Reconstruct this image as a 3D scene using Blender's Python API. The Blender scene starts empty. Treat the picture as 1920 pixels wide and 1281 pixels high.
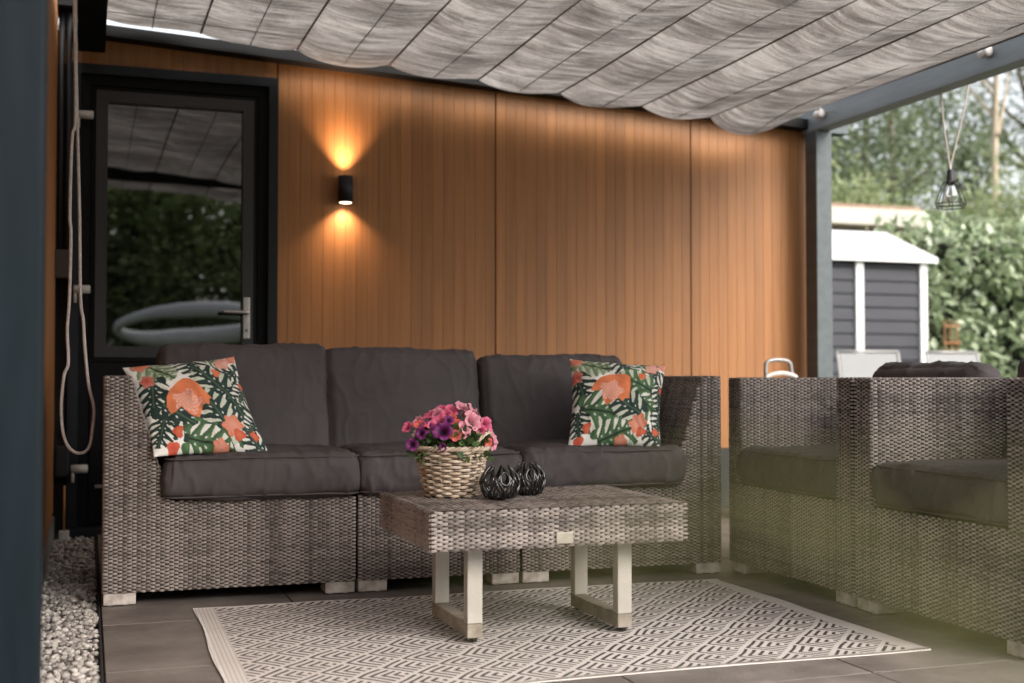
import bpy, bmesh, math, random
import numpy as np
from mathutils import Vector, Matrix, noise as mn

R = math.radians
PI = math.pi
rnd = random.Random(7)
rs = np.random.RandomState(11)
scene = bpy.context.scene
COL = scene.collection

# ------------------------------------------------------------------ camera
CAMZ = 0.72
cam_d = bpy.data.cameras.new('camera')
cam = bpy.data.objects.new('camera', cam_d)
COL.objects.link(cam)
cam_d.sensor_width = 36.0
cam_d.lens = 36.0 * 2320 / 1920
cam_d.clip_start = 0.02
cam_d.clip_end = 500
yaw = math.atan2(795, 2320)
pitch = math.atan2(67, 2320)
cam.location = (0, 0, CAMZ)
cam.rotation_euler = (PI / 2 + pitch, 0, -yaw)
cam_d.dof.use_dof = True
cam_d.dof.focus_distance = 3.75
cam_d.dof.aperture_fstop = 2.5
scene.camera = cam

# ------------------------------------------------------------------ sky, sun, exposure
w = bpy.data.worlds.new('World')
scene.world = w
w.use_nodes = True
wn = w.node_tree
bg = wn.nodes['Background']
sky = wn.nodes.new('ShaderNodeTexSky')
sky.sky_type = 'NISHITA'
sky.sun_disc = False
SUN_EL, SUN_AZ = R(38), R(150)      # azimuth clockwise from +Y
sky.sun_elevation = SUN_EL
sky.sun_rotation = SUN_AZ
sky.air_density = 1.0
sky.dust_density = 4.0
sky.ozone_density = 0.6
hs = wn.nodes.new('ShaderNodeHueSaturation')
hs.inputs['Saturation'].default_value = 0.22
wn.links.new(sky.outputs[0], hs.inputs['Color'])
wn.links.new(hs.outputs[0], bg.inputs['Color'])
bg.inputs['Strength'].default_value = 0.15

sd = bpy.data.lights.new('sun', 'SUN')
sd.energy = 1.05
sd.angle = R(38)
sd.color = (1.0, 0.91, 0.80)
sun = bpy.data.objects.new('sun', sd)
COL.objects.link(sun)
to_sun = Vector((math.sin(SUN_AZ) * math.cos(SUN_EL), math.cos(SUN_AZ) * math.cos(SUN_EL), math.sin(SUN_EL)))
sun.rotation_euler = to_sun.to_track_quat('Z', 'Y').to_euler()
sun.location = (5, -5, 12)

vs = scene.view_settings
scene.display_settings.display_device = 'sRGB'
vs.view_transform = 'Standard'
vs.look = 'None'
vs.exposure = 1.36
vs.gamma = 1.0
vs.use_curve_mapping = False
scene.cycles.max_bounces = 8
scene.cycles.transparent_max_bounces = 12
scene.cycles.use_denoising = True


# ------------------------------------------------------------------ materials
def nodes(name):
    m = bpy.data.materials.new(name)
    m.use_nodes = True
    nt = m.node_tree
    return m, nt, nt.nodes['Principled BSDF']


def link(nt, a, b):
    nt.links.new(a, b)


def M(name, base, rough=0.6, var=0.15, scale=8.0, stretch=(1, 1, 1), bump=0.0, bscale=60.0, spec=0.5,
      metal=0.0, objrand=0.0, dark=None, detail=6.0, bstretch=None):
    m, nt, p = nodes(name)
    tc = nt.nodes.new('ShaderNodeTexCoord')
    mp = nt.nodes.new('ShaderNodeMapping')
    mp.inputs['Scale'].default_value = stretch
    link(nt, tc.outputs['Object'], mp.inputs['Vector'])
    vec = mp.outputs[0]
    oi = nt.nodes.new('ShaderNodeObjectInfo')
    if objrand:
        ad = nt.nodes.new('ShaderNodeVectorMath'); ad.operation = 'ADD'
        ml = nt.nodes.new('ShaderNodeVectorMath'); ml.operation = 'SCALE'
        ml.inputs[0].default_value = (37.1, 21.7, 53.3)
        link(nt, oi.outputs['Random'], ml.inputs['Scale'])
        link(nt, vec, ad.inputs[0]); link(nt, ml.outputs[0], ad.inputs[1])
        vec = ad.outputs[0]
    nz = nt.nodes.new('ShaderNodeTexNoise')
    nz.inputs['Scale'].default_value = scale
    nz.inputs['Detail'].default_value = detail
    nz.inputs['Roughness'].default_value = 0.62
    link(nt, vec, nz.inputs['Vector'])
    cr = nt.nodes.new('ShaderNodeValToRGB')
    b = np.array(base)
    lo = np.array(dark) if dark else b * (1 - 2 * var)
    hi = b * (1 + var)
    cr.color_ramp.elements[0].position = 0.28
    cr.color_ramp.elements[0].color = (*np.clip(lo, 0, 1), 1)
    cr.color_ramp.elements[1].position = 0.72
    cr.color_ramp.elements[1].color = (*np.clip(hi, 0, 1), 1)
    link(nt, nz.outputs['Fac'], cr.inputs['Fac'])
    out = cr.outputs[0]
    if objrand:
        hv = nt.nodes.new('ShaderNodeHueSaturation')
        mr = nt.nodes.new('ShaderNodeMapRange')
        mr.inputs['To Min'].default_value = 1 - objrand
        mr.inputs['To Max'].default_value = 1 + objrand
        link(nt, oi.outputs['Random'], mr.inputs['Value'])
        link(nt, mr.outputs[0], hv.inputs['Value'])
        link(nt, out, hv.inputs['Color'])
        out = hv.outputs[0]
    link(nt, out, p.inputs['Base Color'])
    p.inputs['Roughness'].default_value = rough
    p.inputs['Metallic'].default_value = metal
    p.inputs['Specular IOR Level'].default_value = spec
    if bump:
        n2 = nt.nodes.new('ShaderNodeTexNoise')
        n2.inputs['Scale'].default_value = bscale
        n2.inputs['Detail'].default_value = 5
        if bstretch:
            m2 = nt.nodes.new('ShaderNodeMapping'); m2.inputs['Scale'].default_value = bstretch
            link(nt, tc.outputs['Object'], m2.inputs['Vector']); link(nt, m2.outputs[0], n2.inputs['Vector'])
        else:
            link(nt, vec, n2.inputs['Vector'])
        bp = nt.nodes.new('ShaderNodeBump')
        bp.inputs['Strength'].default_value = bump
        bp.inputs['Distance'].default_value = 0.01
        link(nt, n2.outputs['Fac'], bp.inputs['Height'])
        link(nt, bp.outputs[0], p.inputs['Normal'])
    return m


def leaf_mat(name, a, b, rough=0.35, trans=0.35, spec=0.5, scale=0.8):
    """foliage: colour varies leaf by leaf (attribute 'tint') and in broad patches; some light passes through"""
    m, nt, p = nodes(name)
    at = nt.nodes.new('ShaderNodeAttribute'); at.attribute_name = 'tint'
    mx = nt.nodes.new('ShaderNodeMix'); mx.data_type = 'RGBA'
    mx.inputs['A'].default_value = (*a, 1); mx.inputs['B'].default_value = (*b, 1)
    link(nt, at.outputs['Fac'], mx.inputs['Factor'])
    link(nt, mx.outputs['Result'], p.inputs['Base Color'])
    p.inputs['Roughness'].default_value = rough
    p.inputs['Specular IOR Level'].default_value = spec
    tr = nt.nodes.new('ShaderNodeBsdfTranslucent')
    link(nt, mx.outputs['Result'], tr.inputs['Color'])
    ms = nt.nodes.new('ShaderNodeMixShader'); ms.inputs[0].default_value = trans
    link(nt, p.outputs[0], ms.inputs[1]); link(nt, tr.outputs[0], ms.inputs[2])
    link(nt, ms.outputs[0], nt.nodes['Material Output'].inputs['Surface'])
    return m


def attr_mat(name, rough=0.85, bump=0.12, bscale=350.0, attr='print', trans=0.0):
    m, nt, p = nodes(name)
    at = nt.nodes.new('ShaderNodeAttribute'); at.attribute_name = attr
    link(nt, at.outputs['Color'], p.inputs['Base Color'])
    p.inputs['Roughness'].default_value = rough
    tc = nt.nodes.new('ShaderNodeTexCoord')
    nz = nt.nodes.new('ShaderNodeTexNoise'); nz.inputs['Scale'].default_value = bscale
    link(nt, tc.outputs['Object'], nz.inputs['Vector'])
    bp = nt.nodes.new('ShaderNodeBump'); bp.inputs['Strength'].default_value = bump
    bp.inputs['Distance'].default_value = 0.002
    link(nt, nz.outputs['Fac'], bp.inputs['Height']); link(nt, bp.outputs[0], p.inputs['Normal'])
    if trans:
        tr = nt.nodes.new('ShaderNodeBsdfTranslucent'); link(nt, at.outputs['Color'], tr.inputs['Color'])
        ms = nt.nodes.new('ShaderNodeMixShader'); ms.inputs[0].default_value = trans
        link(nt, p.outputs[0], ms.inputs[1]); link(nt, tr.outputs[0], ms.inputs[2])
        link(nt, ms.outputs[0], nt.nodes['Material Output'].inputs['Surface'])
    return m


def tint_mat(name, lo, hi, rough=0.5, spec=0.4, bump=0.15, bscale=900):
    m, nt, p = nodes(name)
    at = nt.nodes.new('ShaderNodeAttribute'); at.attribute_name = 'tint'
    cr = nt.nodes.new('ShaderNodeValToRGB')
    cr.color_ramp.elements[0].color = (*lo, 1); cr.color_ramp.elements[1].color = (*hi, 1)
    link(nt, at.outputs['Fac'], cr.inputs['Fac'])
    link(nt, cr.outputs[0], p.inputs['Base Color'])
    p.inputs['Roughness'].default_value = rough
    p.inputs['Specular IOR Level'].default_value = spec
    return m


MAT = {}
MAT['plank'] = M('wood_cladding', (0.325, 0.136, 0.042), 0.5, 0.11, 3.0, (18, 18, 0.45), 0.05, 30, 0.4, objrand=0.10, bstretch=(40, 40, 1.2))
MAT['anthracite'] = M('anthracite_paint', (0.012, 0.015, 0.019), 0.5, 0.12, 5, bump=0.05, bscale=120, spec=0.25)
MAT['post_paint'] = M('blue_grey_stain', (0.006, 0.0105, 0.014), 0.55, 0.15, 6, (6, 6, .6), bump=0.12, bscale=30, bstretch=(30, 30, 1.5), spec=0.10)
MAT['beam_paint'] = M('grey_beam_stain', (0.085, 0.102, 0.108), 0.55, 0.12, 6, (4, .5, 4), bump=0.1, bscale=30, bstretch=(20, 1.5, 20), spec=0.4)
MAT['black'] = M('black_plastic', (0.008, 0.008, 0.009), 0.6, 0.1, 8)
MAT['door_black'] = M('black_door_foil', (0.007, 0.007, 0.0075), 0.55, 0.1, 8, bump=0.03, bscale=200, spec=0.12)
MAT['bead'] = M('dark_grey_bead', (0.020, 0.018, 0.020), 0.4, 0.08, 8)
MAT['steel'] = M('brushed_steel', (0.45, 0.42, 0.40), 0.35, 0.1, 30, metal=0.8)
MAT['white_plastic'] = M('white_plastic', (0.55, 0.52, 0.49), 0.45, 0.12, 30)
MAT['foot'] = M('dirty_white_foot', (0.52, 0.47, 0.42), 0.6, 0.14, 25, bump=0.15, bscale=80, dark=(0.24, 0.20, 0.17))
MAT['plinth'] = M('black_plinth', (0.016, 0.016, 0.017), 0.7, 0.2, 8)
MAT['trim_metal'] = M('galvanised_trim', (0.34, 0.32, 0.30), 0.4, 0.25, 10, metal=0.5)
MAT['core'] = M('dark_backing', (0.02, 0.016, 0.013), 0.9)
MAT['roofing'] = M('grey_roofing', (0.12, 0.12, 0.12), 0.9, 0.2, 5)
MAT['cushion'] = M('charcoal_cushion_cloth', (0.068, 0.057, 0.0575), 0.72, 0.12, 5, bump=0.3, bscale=600, spec=0.35)
MAT['piping'] = M('charcoal_piping', (0.060, 0.048, 0.047), 0.8, 0.1, 40)
MAT['weave'] = tint_mat('wicker_strand', (0.080, 0.063, 0.055), (0.315, 0.266, 0.238), 0.5, 0.4)
MAT['weave_back'] = M('wicker_shadow_strand', (0.046, 0.036, 0.031), 0.6, 0.3, 60, (1, 1, 4), spec=0.3)
MAT['table_leg'] = M('beige_coated_leg', (0.40, 0.365, 0.32), 0.5, 0.08, 8, bump=0.08, bscale=90)
MAT['muddy_bar'] = M('mud_stained_bar', (0.36, 0.32, 0.27), 0.65, 0.1, 9, (1, 1, 1), dark=(0.12, 0.09, 0.06), bump=0.1)
MAT['willow'] = M('pale_willow', (0.54, 0.45, 0.36), 0.6, 0.14, 14, (1, 1, 3), bump=0.15, bscale=200, objrand=0.07, dark=(0.30, 0.195, 0.125))
MAT['bowl'] = M('black_glazed_ceramic', (0.012, 0.011, 0.010), 0.16, 0.1, 10, spec=0.7)
MAT['soil'] = M('potting_soil', (0.03, 0.02, 0.014), 1, 0.3, 60)
MAT['rope'] = M('white_cord', (0.48, 0.42, 0.39), 0.8, 0.15, 90, bump=0.3, bscale=300)
MAT['copper'] = M('copper_rod', (0.42, 0.20, 0.07), 0.5, 0.15, 10, metal=0.5)
MAT['shed_grey'] = M('grey_shed_board', (0.042, 0.042, 0.050), 0.6, 0.08, 3, (1, 1, 5), bump=0.05, spec=0.25)
MAT['shed_white'] = M('white_shed_trim', (0.78, 0.76, 0.76), 0.5, 0.03, 4)
MAT['shed_roof'] = M('pale_shed_roof', (0.60, 0.59, 0.60), 0.6, 0.04, 4)
MAT['cream'] = M('cream_render', (0.62, 0.55, 0.43), 0.8, 0.08, 3)
MAT['brown_tile'] = M('brown_roof_litter', (0.30, 0.20, 0.14), 0.9, 0.3, 9)
MAT['sling'] = M('pale_grey_sling_mesh', (0.22, 0.22, 0.22), 0.7, 0.04, 60)
MAT['alu'] = M('light_aluminium', (0.30, 0.29, 0.28), 0.45, 0.05, 10, metal=0.4)
MAT['trellis'] = M('orange_trellis', (0.30, 0.12, 0.04), 0.7, 0.15, 10)
MAT['bark'] = M('grey_brown_bark', (0.16, 0.115, 0.08), 0.9, 0.3, 5, (3, 3, .6), bump=0.5, bscale=12)
MAT['pale_bark'] = M('pale_bark', (0.46, 0.38, 0.28), 0.9, 0.2, 5, (3, 3, .6), bump=0.4, bscale=12)
MAT['hedge_core'] = M('hedge_twigs', (0.018, 0.022, 0.010), 1, 0.3, 9)
MAT['grass'] = M('lawn_grass', (0.055, 0.085, 0.025), 0.95, 0.3, 3, bump=0.6, bscale=40)
MAT['base'] = M('paving_sand', (0.02, 0.017, 0.015), 0.95, 0.2, 30)
MAT['paver'] = M('taupe_paver', (0.162, 0.139, 0.124), 0.62, 0.22, 5.0, bump=0.3, bscale=120, objrand=0.10, spec=0.4, detail=12, dark=(0.075, 0.062, 0.054))
MAT['gravel'] = tint_mat('light_gravel', (0.12, 0.105, 0.10), (0.50, 0.46, 0.42), 0.75, 0.3)
MAT['gravel_bed'] = M('gravel_bed', (0.09, 0.08, 0.075), 0.95, 0.3, 60)
MAT['hammock'] = M('white_hammock_cloth', (0.88, 0.89, 0.92), 0.8, 0.05, 4)
MAT['laurel'] = leaf_mat('laurel_leaf', (0.085, 0.135, 0.045), (0.42, 0.49, 0.31), 0.30, 0.25, 0.9)  # hedge and background tree leaves: colours lightened in place of air haze
MAT['tree_dark'] = leaf_mat('dark_tree_leaf', (0.07, 0.10, 0.05), (0.21, 0.25, 0.14), 0.5, 0.35)
MAT['tree_mid'] = leaf_mat('mid_tree_leaf', (0.09, 0.125, 0.065), (0.27, 0.32, 0.19), 0.5, 0.4)
MAT['tree_light'] = leaf_mat('light_shrub_leaf', (0.20, 0.26, 0.10), (0.42, 0.46, 0.27), 0.5, 0.45)
MAT['garden_leaf'] = leaf_mat('garden_tree_leaf', (0.20, 0.28, 0.09), (0.44, 0.50, 0.24), 0.5, 0.55)
MAT['petunia_leaf'] = leaf_mat('petunia_leaf', (0.035, 0.075, 0.02), (0.12, 0.19, 0.06), 0.5, 0.25)
MAT['petal'] = attr_mat('petunia_petal', 0.6, 0.05, 200, 'print', 0.3)
MAT['print'] = attr_mat('tropical_print_cloth', 0.85, 0.2, 500, 'print')

# glass: dark room behind, strong surface reflection
m, nt, p = nodes('dark_door_glass')
p.inputs['Base Color'].default_value = (0.004, 0.004, 0.004, 1)
p.inputs['Roughness'].default_value = 0.015
p.inputs['IOR'].default_value = 2.1
_tc = nt.nodes.new('ShaderNodeTexCoord')
_n = nt.nodes.new('ShaderNodeTexNoise'); _n.inputs['Scale'].default_value = 2.2; _n.inputs['Detail'].default_value = 1
link(nt, _tc.outputs['Object'], _n.inputs['Vector'])
_b = nt.nodes.new('ShaderNodeBump'); _b.inputs['Strength'].default_value = 0.10; _b.inputs['Distance'].default_value = 0.01
link(nt, _n.outputs['Fac'], _b.inputs['Height']); link(nt, _b.outputs[0], p.inputs['Normal'])
MAT['glass'] = m
# clear bulb glass
m, nt, p = nodes('bulb_glass')
p.inputs['Base Color'].default_value = (0.95, 0.93, 0.9, 1)
p.inputs['Roughness'].default_value = 0.02
p.inputs['Transmission Weight'].default_value = 1.0
p.inputs['IOR'].default_value = 1.2
MAT['bulb'] = m
# lamp emitter
m, nt, p = nodes('lit_lamp_lens')
p.inputs['Base Color'].default_value = (1, 0.9, 0.8, 1)
p.inputs['Emission Color'].default_value = (1, 0.80, 0.58, 1)
p.inputs['Emission Strength'].default_value = 3.0
MAT['lens'] = m

# shade cloth: streaky woven stripes, lets daylight through
m, nt, p = nodes('shade_cloth')
tc = nt.nodes.new('ShaderNodeTexCoord')
def _noise(scale, st, det=4.0):
    mp = nt.nodes.new('ShaderNodeMapping'); mp.inputs['Scale'].default_value = st
    link(nt, tc.outputs['Object'], mp.inputs['Vector'])
    n = nt.nodes.new('ShaderNodeTexNoise'); n.inputs['Scale'].default_value = scale; n.inputs['Detail'].default_value = det
    n.inputs['Roughness'].default_value = 0.7
    n.inputs['Distortion'].default_value = 0.7
    link(nt, mp.outputs[0], n.inputs['Vector'])
    return n.outputs['Fac']
n1 = _noise(4.2, (0.8, 6.5, 1), 6); n2 = _noise(90, (1.0, 3.0, 1), 3); n3 = _noise(1.8, (1, 1.6, 1), 4)
def _ma(op, a, b):
    q = nt.nodes.new('ShaderNodeMath'); q.operation = op
    for i, v in enumerate((a, b)):
        if isinstance(v, (int, float)): q.inputs[i].default_value = v
        else: link(nt, v, q.inputs[i])
    return q.outputs[0]
s = _ma('ADD', _ma('ADD', _ma('MULTIPLY', n1, 0.50), _ma('MULTIPLY', n2, 0.30)), _ma('MULTIPLY', n3, 0.42))
cr = nt.nodes.new('ShaderNodeValToRGB')
cr.color_ramp.elements[0].position = 0.44; cr.color_ramp.elements[0].color = (0.060, 0.049, 0.043, 1)
cr.color_ramp.elements[1].position = 0.74; cr.color_ramp.elements[1].color = (0.39, 0.362, 0.335, 1)
e = cr.color_ramp.elements.new(0.57); e.color = (0.145, 0.128, 0.116, 1)
link(nt, s, cr.inputs['Fac'])
link(nt, cr.outputs[0], p.inputs['Base Color'])
p.inputs['Roughness'].default_value = 0.9
tr = nt.nodes.new('ShaderNodeBsdfTranslucent'); link(nt, cr.outputs[0], tr.inputs['Color'])
ms = nt.nodes.new('ShaderNodeMixShader'); ms.inputs[0].default_value = 0.60
bp = nt.nodes.new('ShaderNodeBump'); bp.inputs['Strength'].default_value = 0.6; bp.inputs['Distance'].default_value = 0.02
link(nt, s, bp.inputs['Height']); link(nt, bp.outputs[0], p.inputs['Normal'])
link(nt, p.outputs[0], ms.inputs[1]); link(nt, tr.outputs[0], ms.inputs[2])
link(nt, ms.outputs[0], nt.nodes['Material Output'].inputs['Surface'])
MAT['shade'] = m

# rug: diamonds of nested chevrons
m, nt, p = nodes('chevron_rug_weave')
tc = nt.nodes.new('ShaderNodeTexCoord')
nzw = nt.nodes.new('ShaderNodeTexNoise'); nzw.inputs['Scale'].default_value = 7.0; nzw.inputs['Detail'].default_value = 1
link(nt, tc.outputs['Object'], nzw.inputs['Vector'])
sub = nt.nodes.new('ShaderNodeVectorMath'); sub.operation = 'SUBTRACT'; sub.inputs[1].default_value = (.5, .5, .5)
link(nt, nzw.outputs['Color'], sub.inputs[0])
scl = nt.nodes.new('ShaderNodeVectorMath'); scl.operation = 'SCALE'; scl.inputs['Scale'].default_value = 0.022
link(nt, sub.outputs[0], scl.inputs[0])
add = nt.nodes.new('ShaderNodeVectorMath'); link(nt, tc.outputs['Object'], add.inputs[0]); link(nt, scl.outputs[0], add.inputs[1])
sx = nt.nodes.new('ShaderNodeSeparateXYZ'); link(nt, add.outputs[0], sx.inputs[0])
sx0 = nt.nodes.new('ShaderNodeSeparateXYZ'); link(nt, tc.outputs['Object'], sx0.inputs[0])
X, Y = sx.outputs[0], sx.outputs[1]
hx, hy = 0.0745, 0.082
a_ = _ma('DIVIDE', X, 2 * hx); b_ = _ma('DIVIDE', Y, 2 * hy)
pp = _ma('FRACT', _ma('ADD', _ma('ADD', a_, b_), 100), 0)
qq = _ma('FRACT', _ma('ADD', _ma('SUBTRACT', a_, b_), 100), 0)
mn_ = _ma('MINIMUM', pp, qq)
mxx = _ma('MAXIMUM', pp, qq)
st_ = _ma('FRACT', _ma('ADD', _ma('MULTIPLY', mn_, 5.2), 0.75), 0)
inner = _ma('MULTIPLY', _ma('GREATER_THAN', mn_, 0.05), _ma('LESS_THAN', mxx, 0.93))
dark_ = _ma('MULTIPLY', _ma('LESS_THAN', st_, 0.43), inner)
inx = _ma('MULTIPLY', _ma('GREATER_THAN', sx0.outputs[0], 0.06), _ma('LESS_THAN', sx0.outputs[0], 1.745))
iny = _ma('MULTIPLY', _ma('GREATER_THAN', sx0.outputs[1], 0.012), _ma('LESS_THAN', sx0.outputs[1], 1.178))
dark_ = _ma('MULTIPLY', _ma('MULTIPLY', dark_, inx), iny)
bst = _ma('LESS_THAN', _ma('FRACT', _ma('MULTIPLY', sx0.outputs[0], 90), 0), 0.25)
bst = _ma('MULTIPLY', _ma('MULTIPLY', bst, _ma('SUBTRACT', 1.0, inx)), 0.35)
fac = _ma('MAXIMUM', dark_, bst)
gr = nt.nodes.new('ShaderNodeTexNoise'); gr.inputs['Scale'].default_value = 5; gr.inputs['Detail'].default_value = 5
link(nt, tc.outputs['Object'], gr.inputs['Vector'])
lt = nt.nodes.new('ShaderNodeMix'); lt.data_type = 'RGBA'
lt.inputs['A'].default_value = (0.45, 0.40, 0.365, 1); lt.inputs['B'].default_value = (0.61, 0.56, 0.52, 1)
link(nt, gr.outputs['Fac'], lt.inputs['Factor'])
mx = nt.nodes.new('ShaderNodeMix'); mx.data_type = 'RGBA'
mx.inputs['B'].default_value = (0.050, 0.042, 0.040, 1)
link(nt, lt.outputs['Result'], mx.inputs['A']); link(nt, fac, mx.inputs['Factor'])
link(nt, mx.outputs['Result'], p.inputs['Base Color'])
p.inputs['Roughness'].default_value = 0.7
wv = nt.nodes.new('ShaderNodeTexWave'); wv.inputs['Scale'].default_value = 60; wv.bands_direction = 'Y'
link(nt, tc.outputs['Object'], wv.inputs['Vector'])
bp = nt.nodes.new('ShaderNodeBump'); bp.inputs['Strength'].default_value = 0.4; bp.inputs['Distance'].default_value = 0.003
link(nt, _ma('SUBTRACT', wv.outputs['Fac'], fac), bp.inputs['Height']); link(nt, bp.outputs[0], p.inputs['Normal'])
MAT['rug'] = m


# ------------------------------------------------------------------ helpers
def place(o, parent):
    COL.objects.link(o)
    if parent is not None:
        o.parent = parent
    return o


def obj(name, me, mat, parent=None, smooth=False, loc=None):
    if isinstance(me, bmesh.types.BMesh):
        bm = me; me = bpy.data.meshes.new(name); bm.to_mesh(me); bm.free()
    if isinstance(mat, str): mat = MAT[mat]
    if mat and not me.materials: me.materials.append(mat)
    if smooth:
        me.shade_smooth()
    o = bpy.data.objects.new(name, me)
    if loc: o.location = loc
    return place(o, parent)


def tag(o, label=None, cat=None, group=None, kind=None):
    if label: o['label'] = label
    if cat: o['category'] = cat
    if group: o['group'] = group
    if kind: o['kind'] = kind
    return o


def thing(name, label, cat, loc=(0, 0, 0), rz=0, group=None):
    o = bpy.data.objects.new(name, None)
    o.empty_display_size = 0.05
    COL.objects.link(o)
    o.location = loc; o.rotation_euler = (0, 0, rz)
    return tag(o, label, cat, group)


def fast_mesh(name, V, F, attrs=None):
    """V (n,3); F (m,k) k=3 or 4; attrs {name: (kind, per-vertex array)}"""
    V = np.asarray(V, dtype=np.float32); F = np.asarray(F, dtype=np.int32)
    me = bpy.data.meshes.new(name)
    k = F.shape[1]
    me.vertices.add(len(V)); me.vertices.foreach_set('co', V.ravel())
    me.loops.add(F.size); me.loops.foreach_set('vertex_index', F.ravel())
    me.polygons.add(len(F))
    me.polygons.foreach_set('loop_start', np.arange(0, F.size, k, dtype=np.int32))
    me.update(calc_edges=True)
    for an, (kd, arr) in (attrs or {}).items():
        if kd == 'F':
            a = me.attributes.new(an, 'FLOAT', 'POINT'); a.data.foreach_set('value', np.asarray(arr, dtype=np.float32).ravel())
        else:
            a = me.attributes.new(an, 'FLOAT_COLOR', 'POINT')
            c = np.ones((len(V), 4), dtype=np.float32); c[:, :3] = arr
            a.data.foreach_set('color', c.ravel())
    me.validate()
    return me


def box_bm(bm, x0, x1, y0, y1, z0, z1, bev=0.0, mtx=None):
    r = bmesh.ops.create_cube(bm, size=1)
    vs_ = r['verts']
    bmesh.ops.scale(bm, verts=vs_, vec=(abs(x1 - x0), abs(y1 - y0), abs(z1 - z0)))
    bmesh.ops.translate(bm, verts=vs_, vec=((x0 + x1) / 2, (y0 + y1) / 2, (z0 + z1) / 2))
    if bev:
        es = list({e for v in vs_ for e in v.link_edges})
        rr = bmesh.ops.bevel(bm, geom=es, offset=bev, segments=2, affect='EDGES', profile=0.6)
        vs_ = list({v for f in rr['faces'] for v in f.verts} | {v for v in vs_ if v.is_valid})
    if mtx is not None:
        bmesh.ops.transform(bm, matrix=mtx, verts=vs_)
    return bm


def box(name, dims, mat, parent=None, bev=0.003, mtx=None):
    bm = bmesh.new()
    box_bm(bm, *dims, bev=bev, mtx=mtx)
    return obj(name, bm, mat, parent)


def tube_arrays(path, rad, seg=8, closed=False, sy=1.0):
    P = np.asarray(path, dtype=float); n = len(P)
    rad = np.broadcast_to(np.asarray(rad, dtype=float), (n,))
    if closed: T = np.roll(P, -1, 0) - np.roll(P, 1, 0)
    else: T = np.gradient(P, axis=0)
    T /= np.linalg.norm(T, axis=1)[:, None] + 1e-12
    ref = np.array([0, 0, 1.0]) if abs(T[0][2]) < 0.9 else np.array([1.0, 0, 0])
    A = np.zeros_like(P)
    prev = ref
    for i in range(n):
        a = prev - T[i] * np.dot(prev, T[i]); nn = np.linalg.norm(a)
        a = a / nn if nn > 1e-6 else A[i - 1]
        A[i] = a; prev = a
    B = np.cross(T, A)
    th = np.linspace(0, 2 * PI, seg, endpoint=False)
    V = P[:, None, :] + rad[:, None, None] * (np.cos(th)[None, :, None] * A[:, None, :] * sy + np.sin(th)[None, :, None] * B[:, None, :])
    V = V.reshape(-1, 3)
    F = []
    rng = n if closed else n - 1
    i = np.arange(rng)[:, None]; j = np.arange(seg)[None, :]
    i2 = (i + 1) % n; j2 = (j + 1) % seg
    F = np.stack([(i * seg + j), (i * seg + j2), (i2 * seg + j2), (i2 * seg + j)], -1).reshape(-1, 4)
    if not closed:
        c0, c1 = len(V), len(V) + 1
        V = np.vstack([V, P[0], P[-1]])
        j = np.arange(seg); j2 = (j + 1) % seg
        F = np.vstack([F, np.stack([j2, j, np.full(seg, c0), np.full(seg, c0)], -1),
                       np.stack([(n - 1) * seg + j, (n - 1) * seg + j2, np.full(seg, c1), np.full(seg, c1)], -1)])
    return V, F


def join_arrays(parts):
    Vs, Fs, o = [], [], 0
    for V, F in parts:
        Vs.append(V); Fs.append(F + o); o += len(V)
    return np.vstack(Vs), np.vstack(Fs)


def poly_mesh(name, V, F):
    """like fast_mesh, but quads whose last two ids repeat become triangles"""
    me = bpy.data.meshes.new(name)
    fl = []
    for f in F.tolist():
        fl.append(f[:3] if f[2] == f[3] else f)
    me.from_pydata(V.tolist(), [], fl)
    me.update()
    return me


def tube(name, path, rad, mat, parent=None, seg=8, closed=False, sy=1.0):
    V, F = tube_arrays(path, rad, seg, closed, sy)
    return obj(name, poly_mesh(name, V, F), mat, parent, smooth=True)


def tubes(name, paths, rad, mat, parent=None, seg=6, closed=False):
    V, F = join_arrays([tube_arrays(p_, rad, seg, closed) for p_ in paths])
    return obj(name, poly_mesh(name, V, F), mat, parent, smooth=True)


def catmull(pts, n=8, closed=False):
    P = [np.array(p_, float) for p_ in pts]
    out = []
    N = len(P)
    for i in range(N if closed else N - 1):
        p0 = P[(i - 1) % N] if (closed or i > 0) else P[0]
        p1 = P[i]; p2 = P[(i + 1) % N]
        p3 = P[(i + 2) % N] if (closed or i + 2 < N) else P[-1]
        for k in range(n):
            t = k / n
            out.append(0.5 * ((2 * p1) + (-p0 + p2) * t + (2 * p0 - 5 * p1 + 4 * p2 - p3) * t * t + (-p0 + 3 * p1 - 3 * p2 + p3) * t ** 3))
    if not closed: out.append(P[-1])
    return np.array(out)


def lathe(name, prof, mat, parent=None, seg=24, loc=(0, 0, 0), axis='Z', smooth=True):
    V = []
    for r_, z_ in prof:
        for k in range(seg):
            a = 2 * PI * k / seg
            if axis == 'Z': V.append((r_ * math.cos(a), r_ * math.sin(a), z_))
            elif axis == 'X': V.append((z_, r_ * math.cos(a), r_ * math.sin(a)))
            else: V.append((r_ * math.cos(a), z_, r_ * math.sin(a)))
    F = []
    for i in range(len(prof) - 1):
        for k in range(seg):
            F.append((i * seg + k, i * seg + (k + 1) % seg, (i + 1) * seg + (k + 1) % seg, (i + 1) * seg + k))
    F.append(tuple(range(seg))[::-1]); F.append(tuple(range((len(prof) - 1) * seg, len(prof) * seg)))
    me = bpy.data.meshes.new(name); me.from_pydata(V, [], F); me.update()
    if smooth:
        me.polygons.foreach_set('use_smooth', [len(p_.vertices) == 4 for p_ in me.polygons])
    return obj(name, me, mat, parent, loc=loc)


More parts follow.
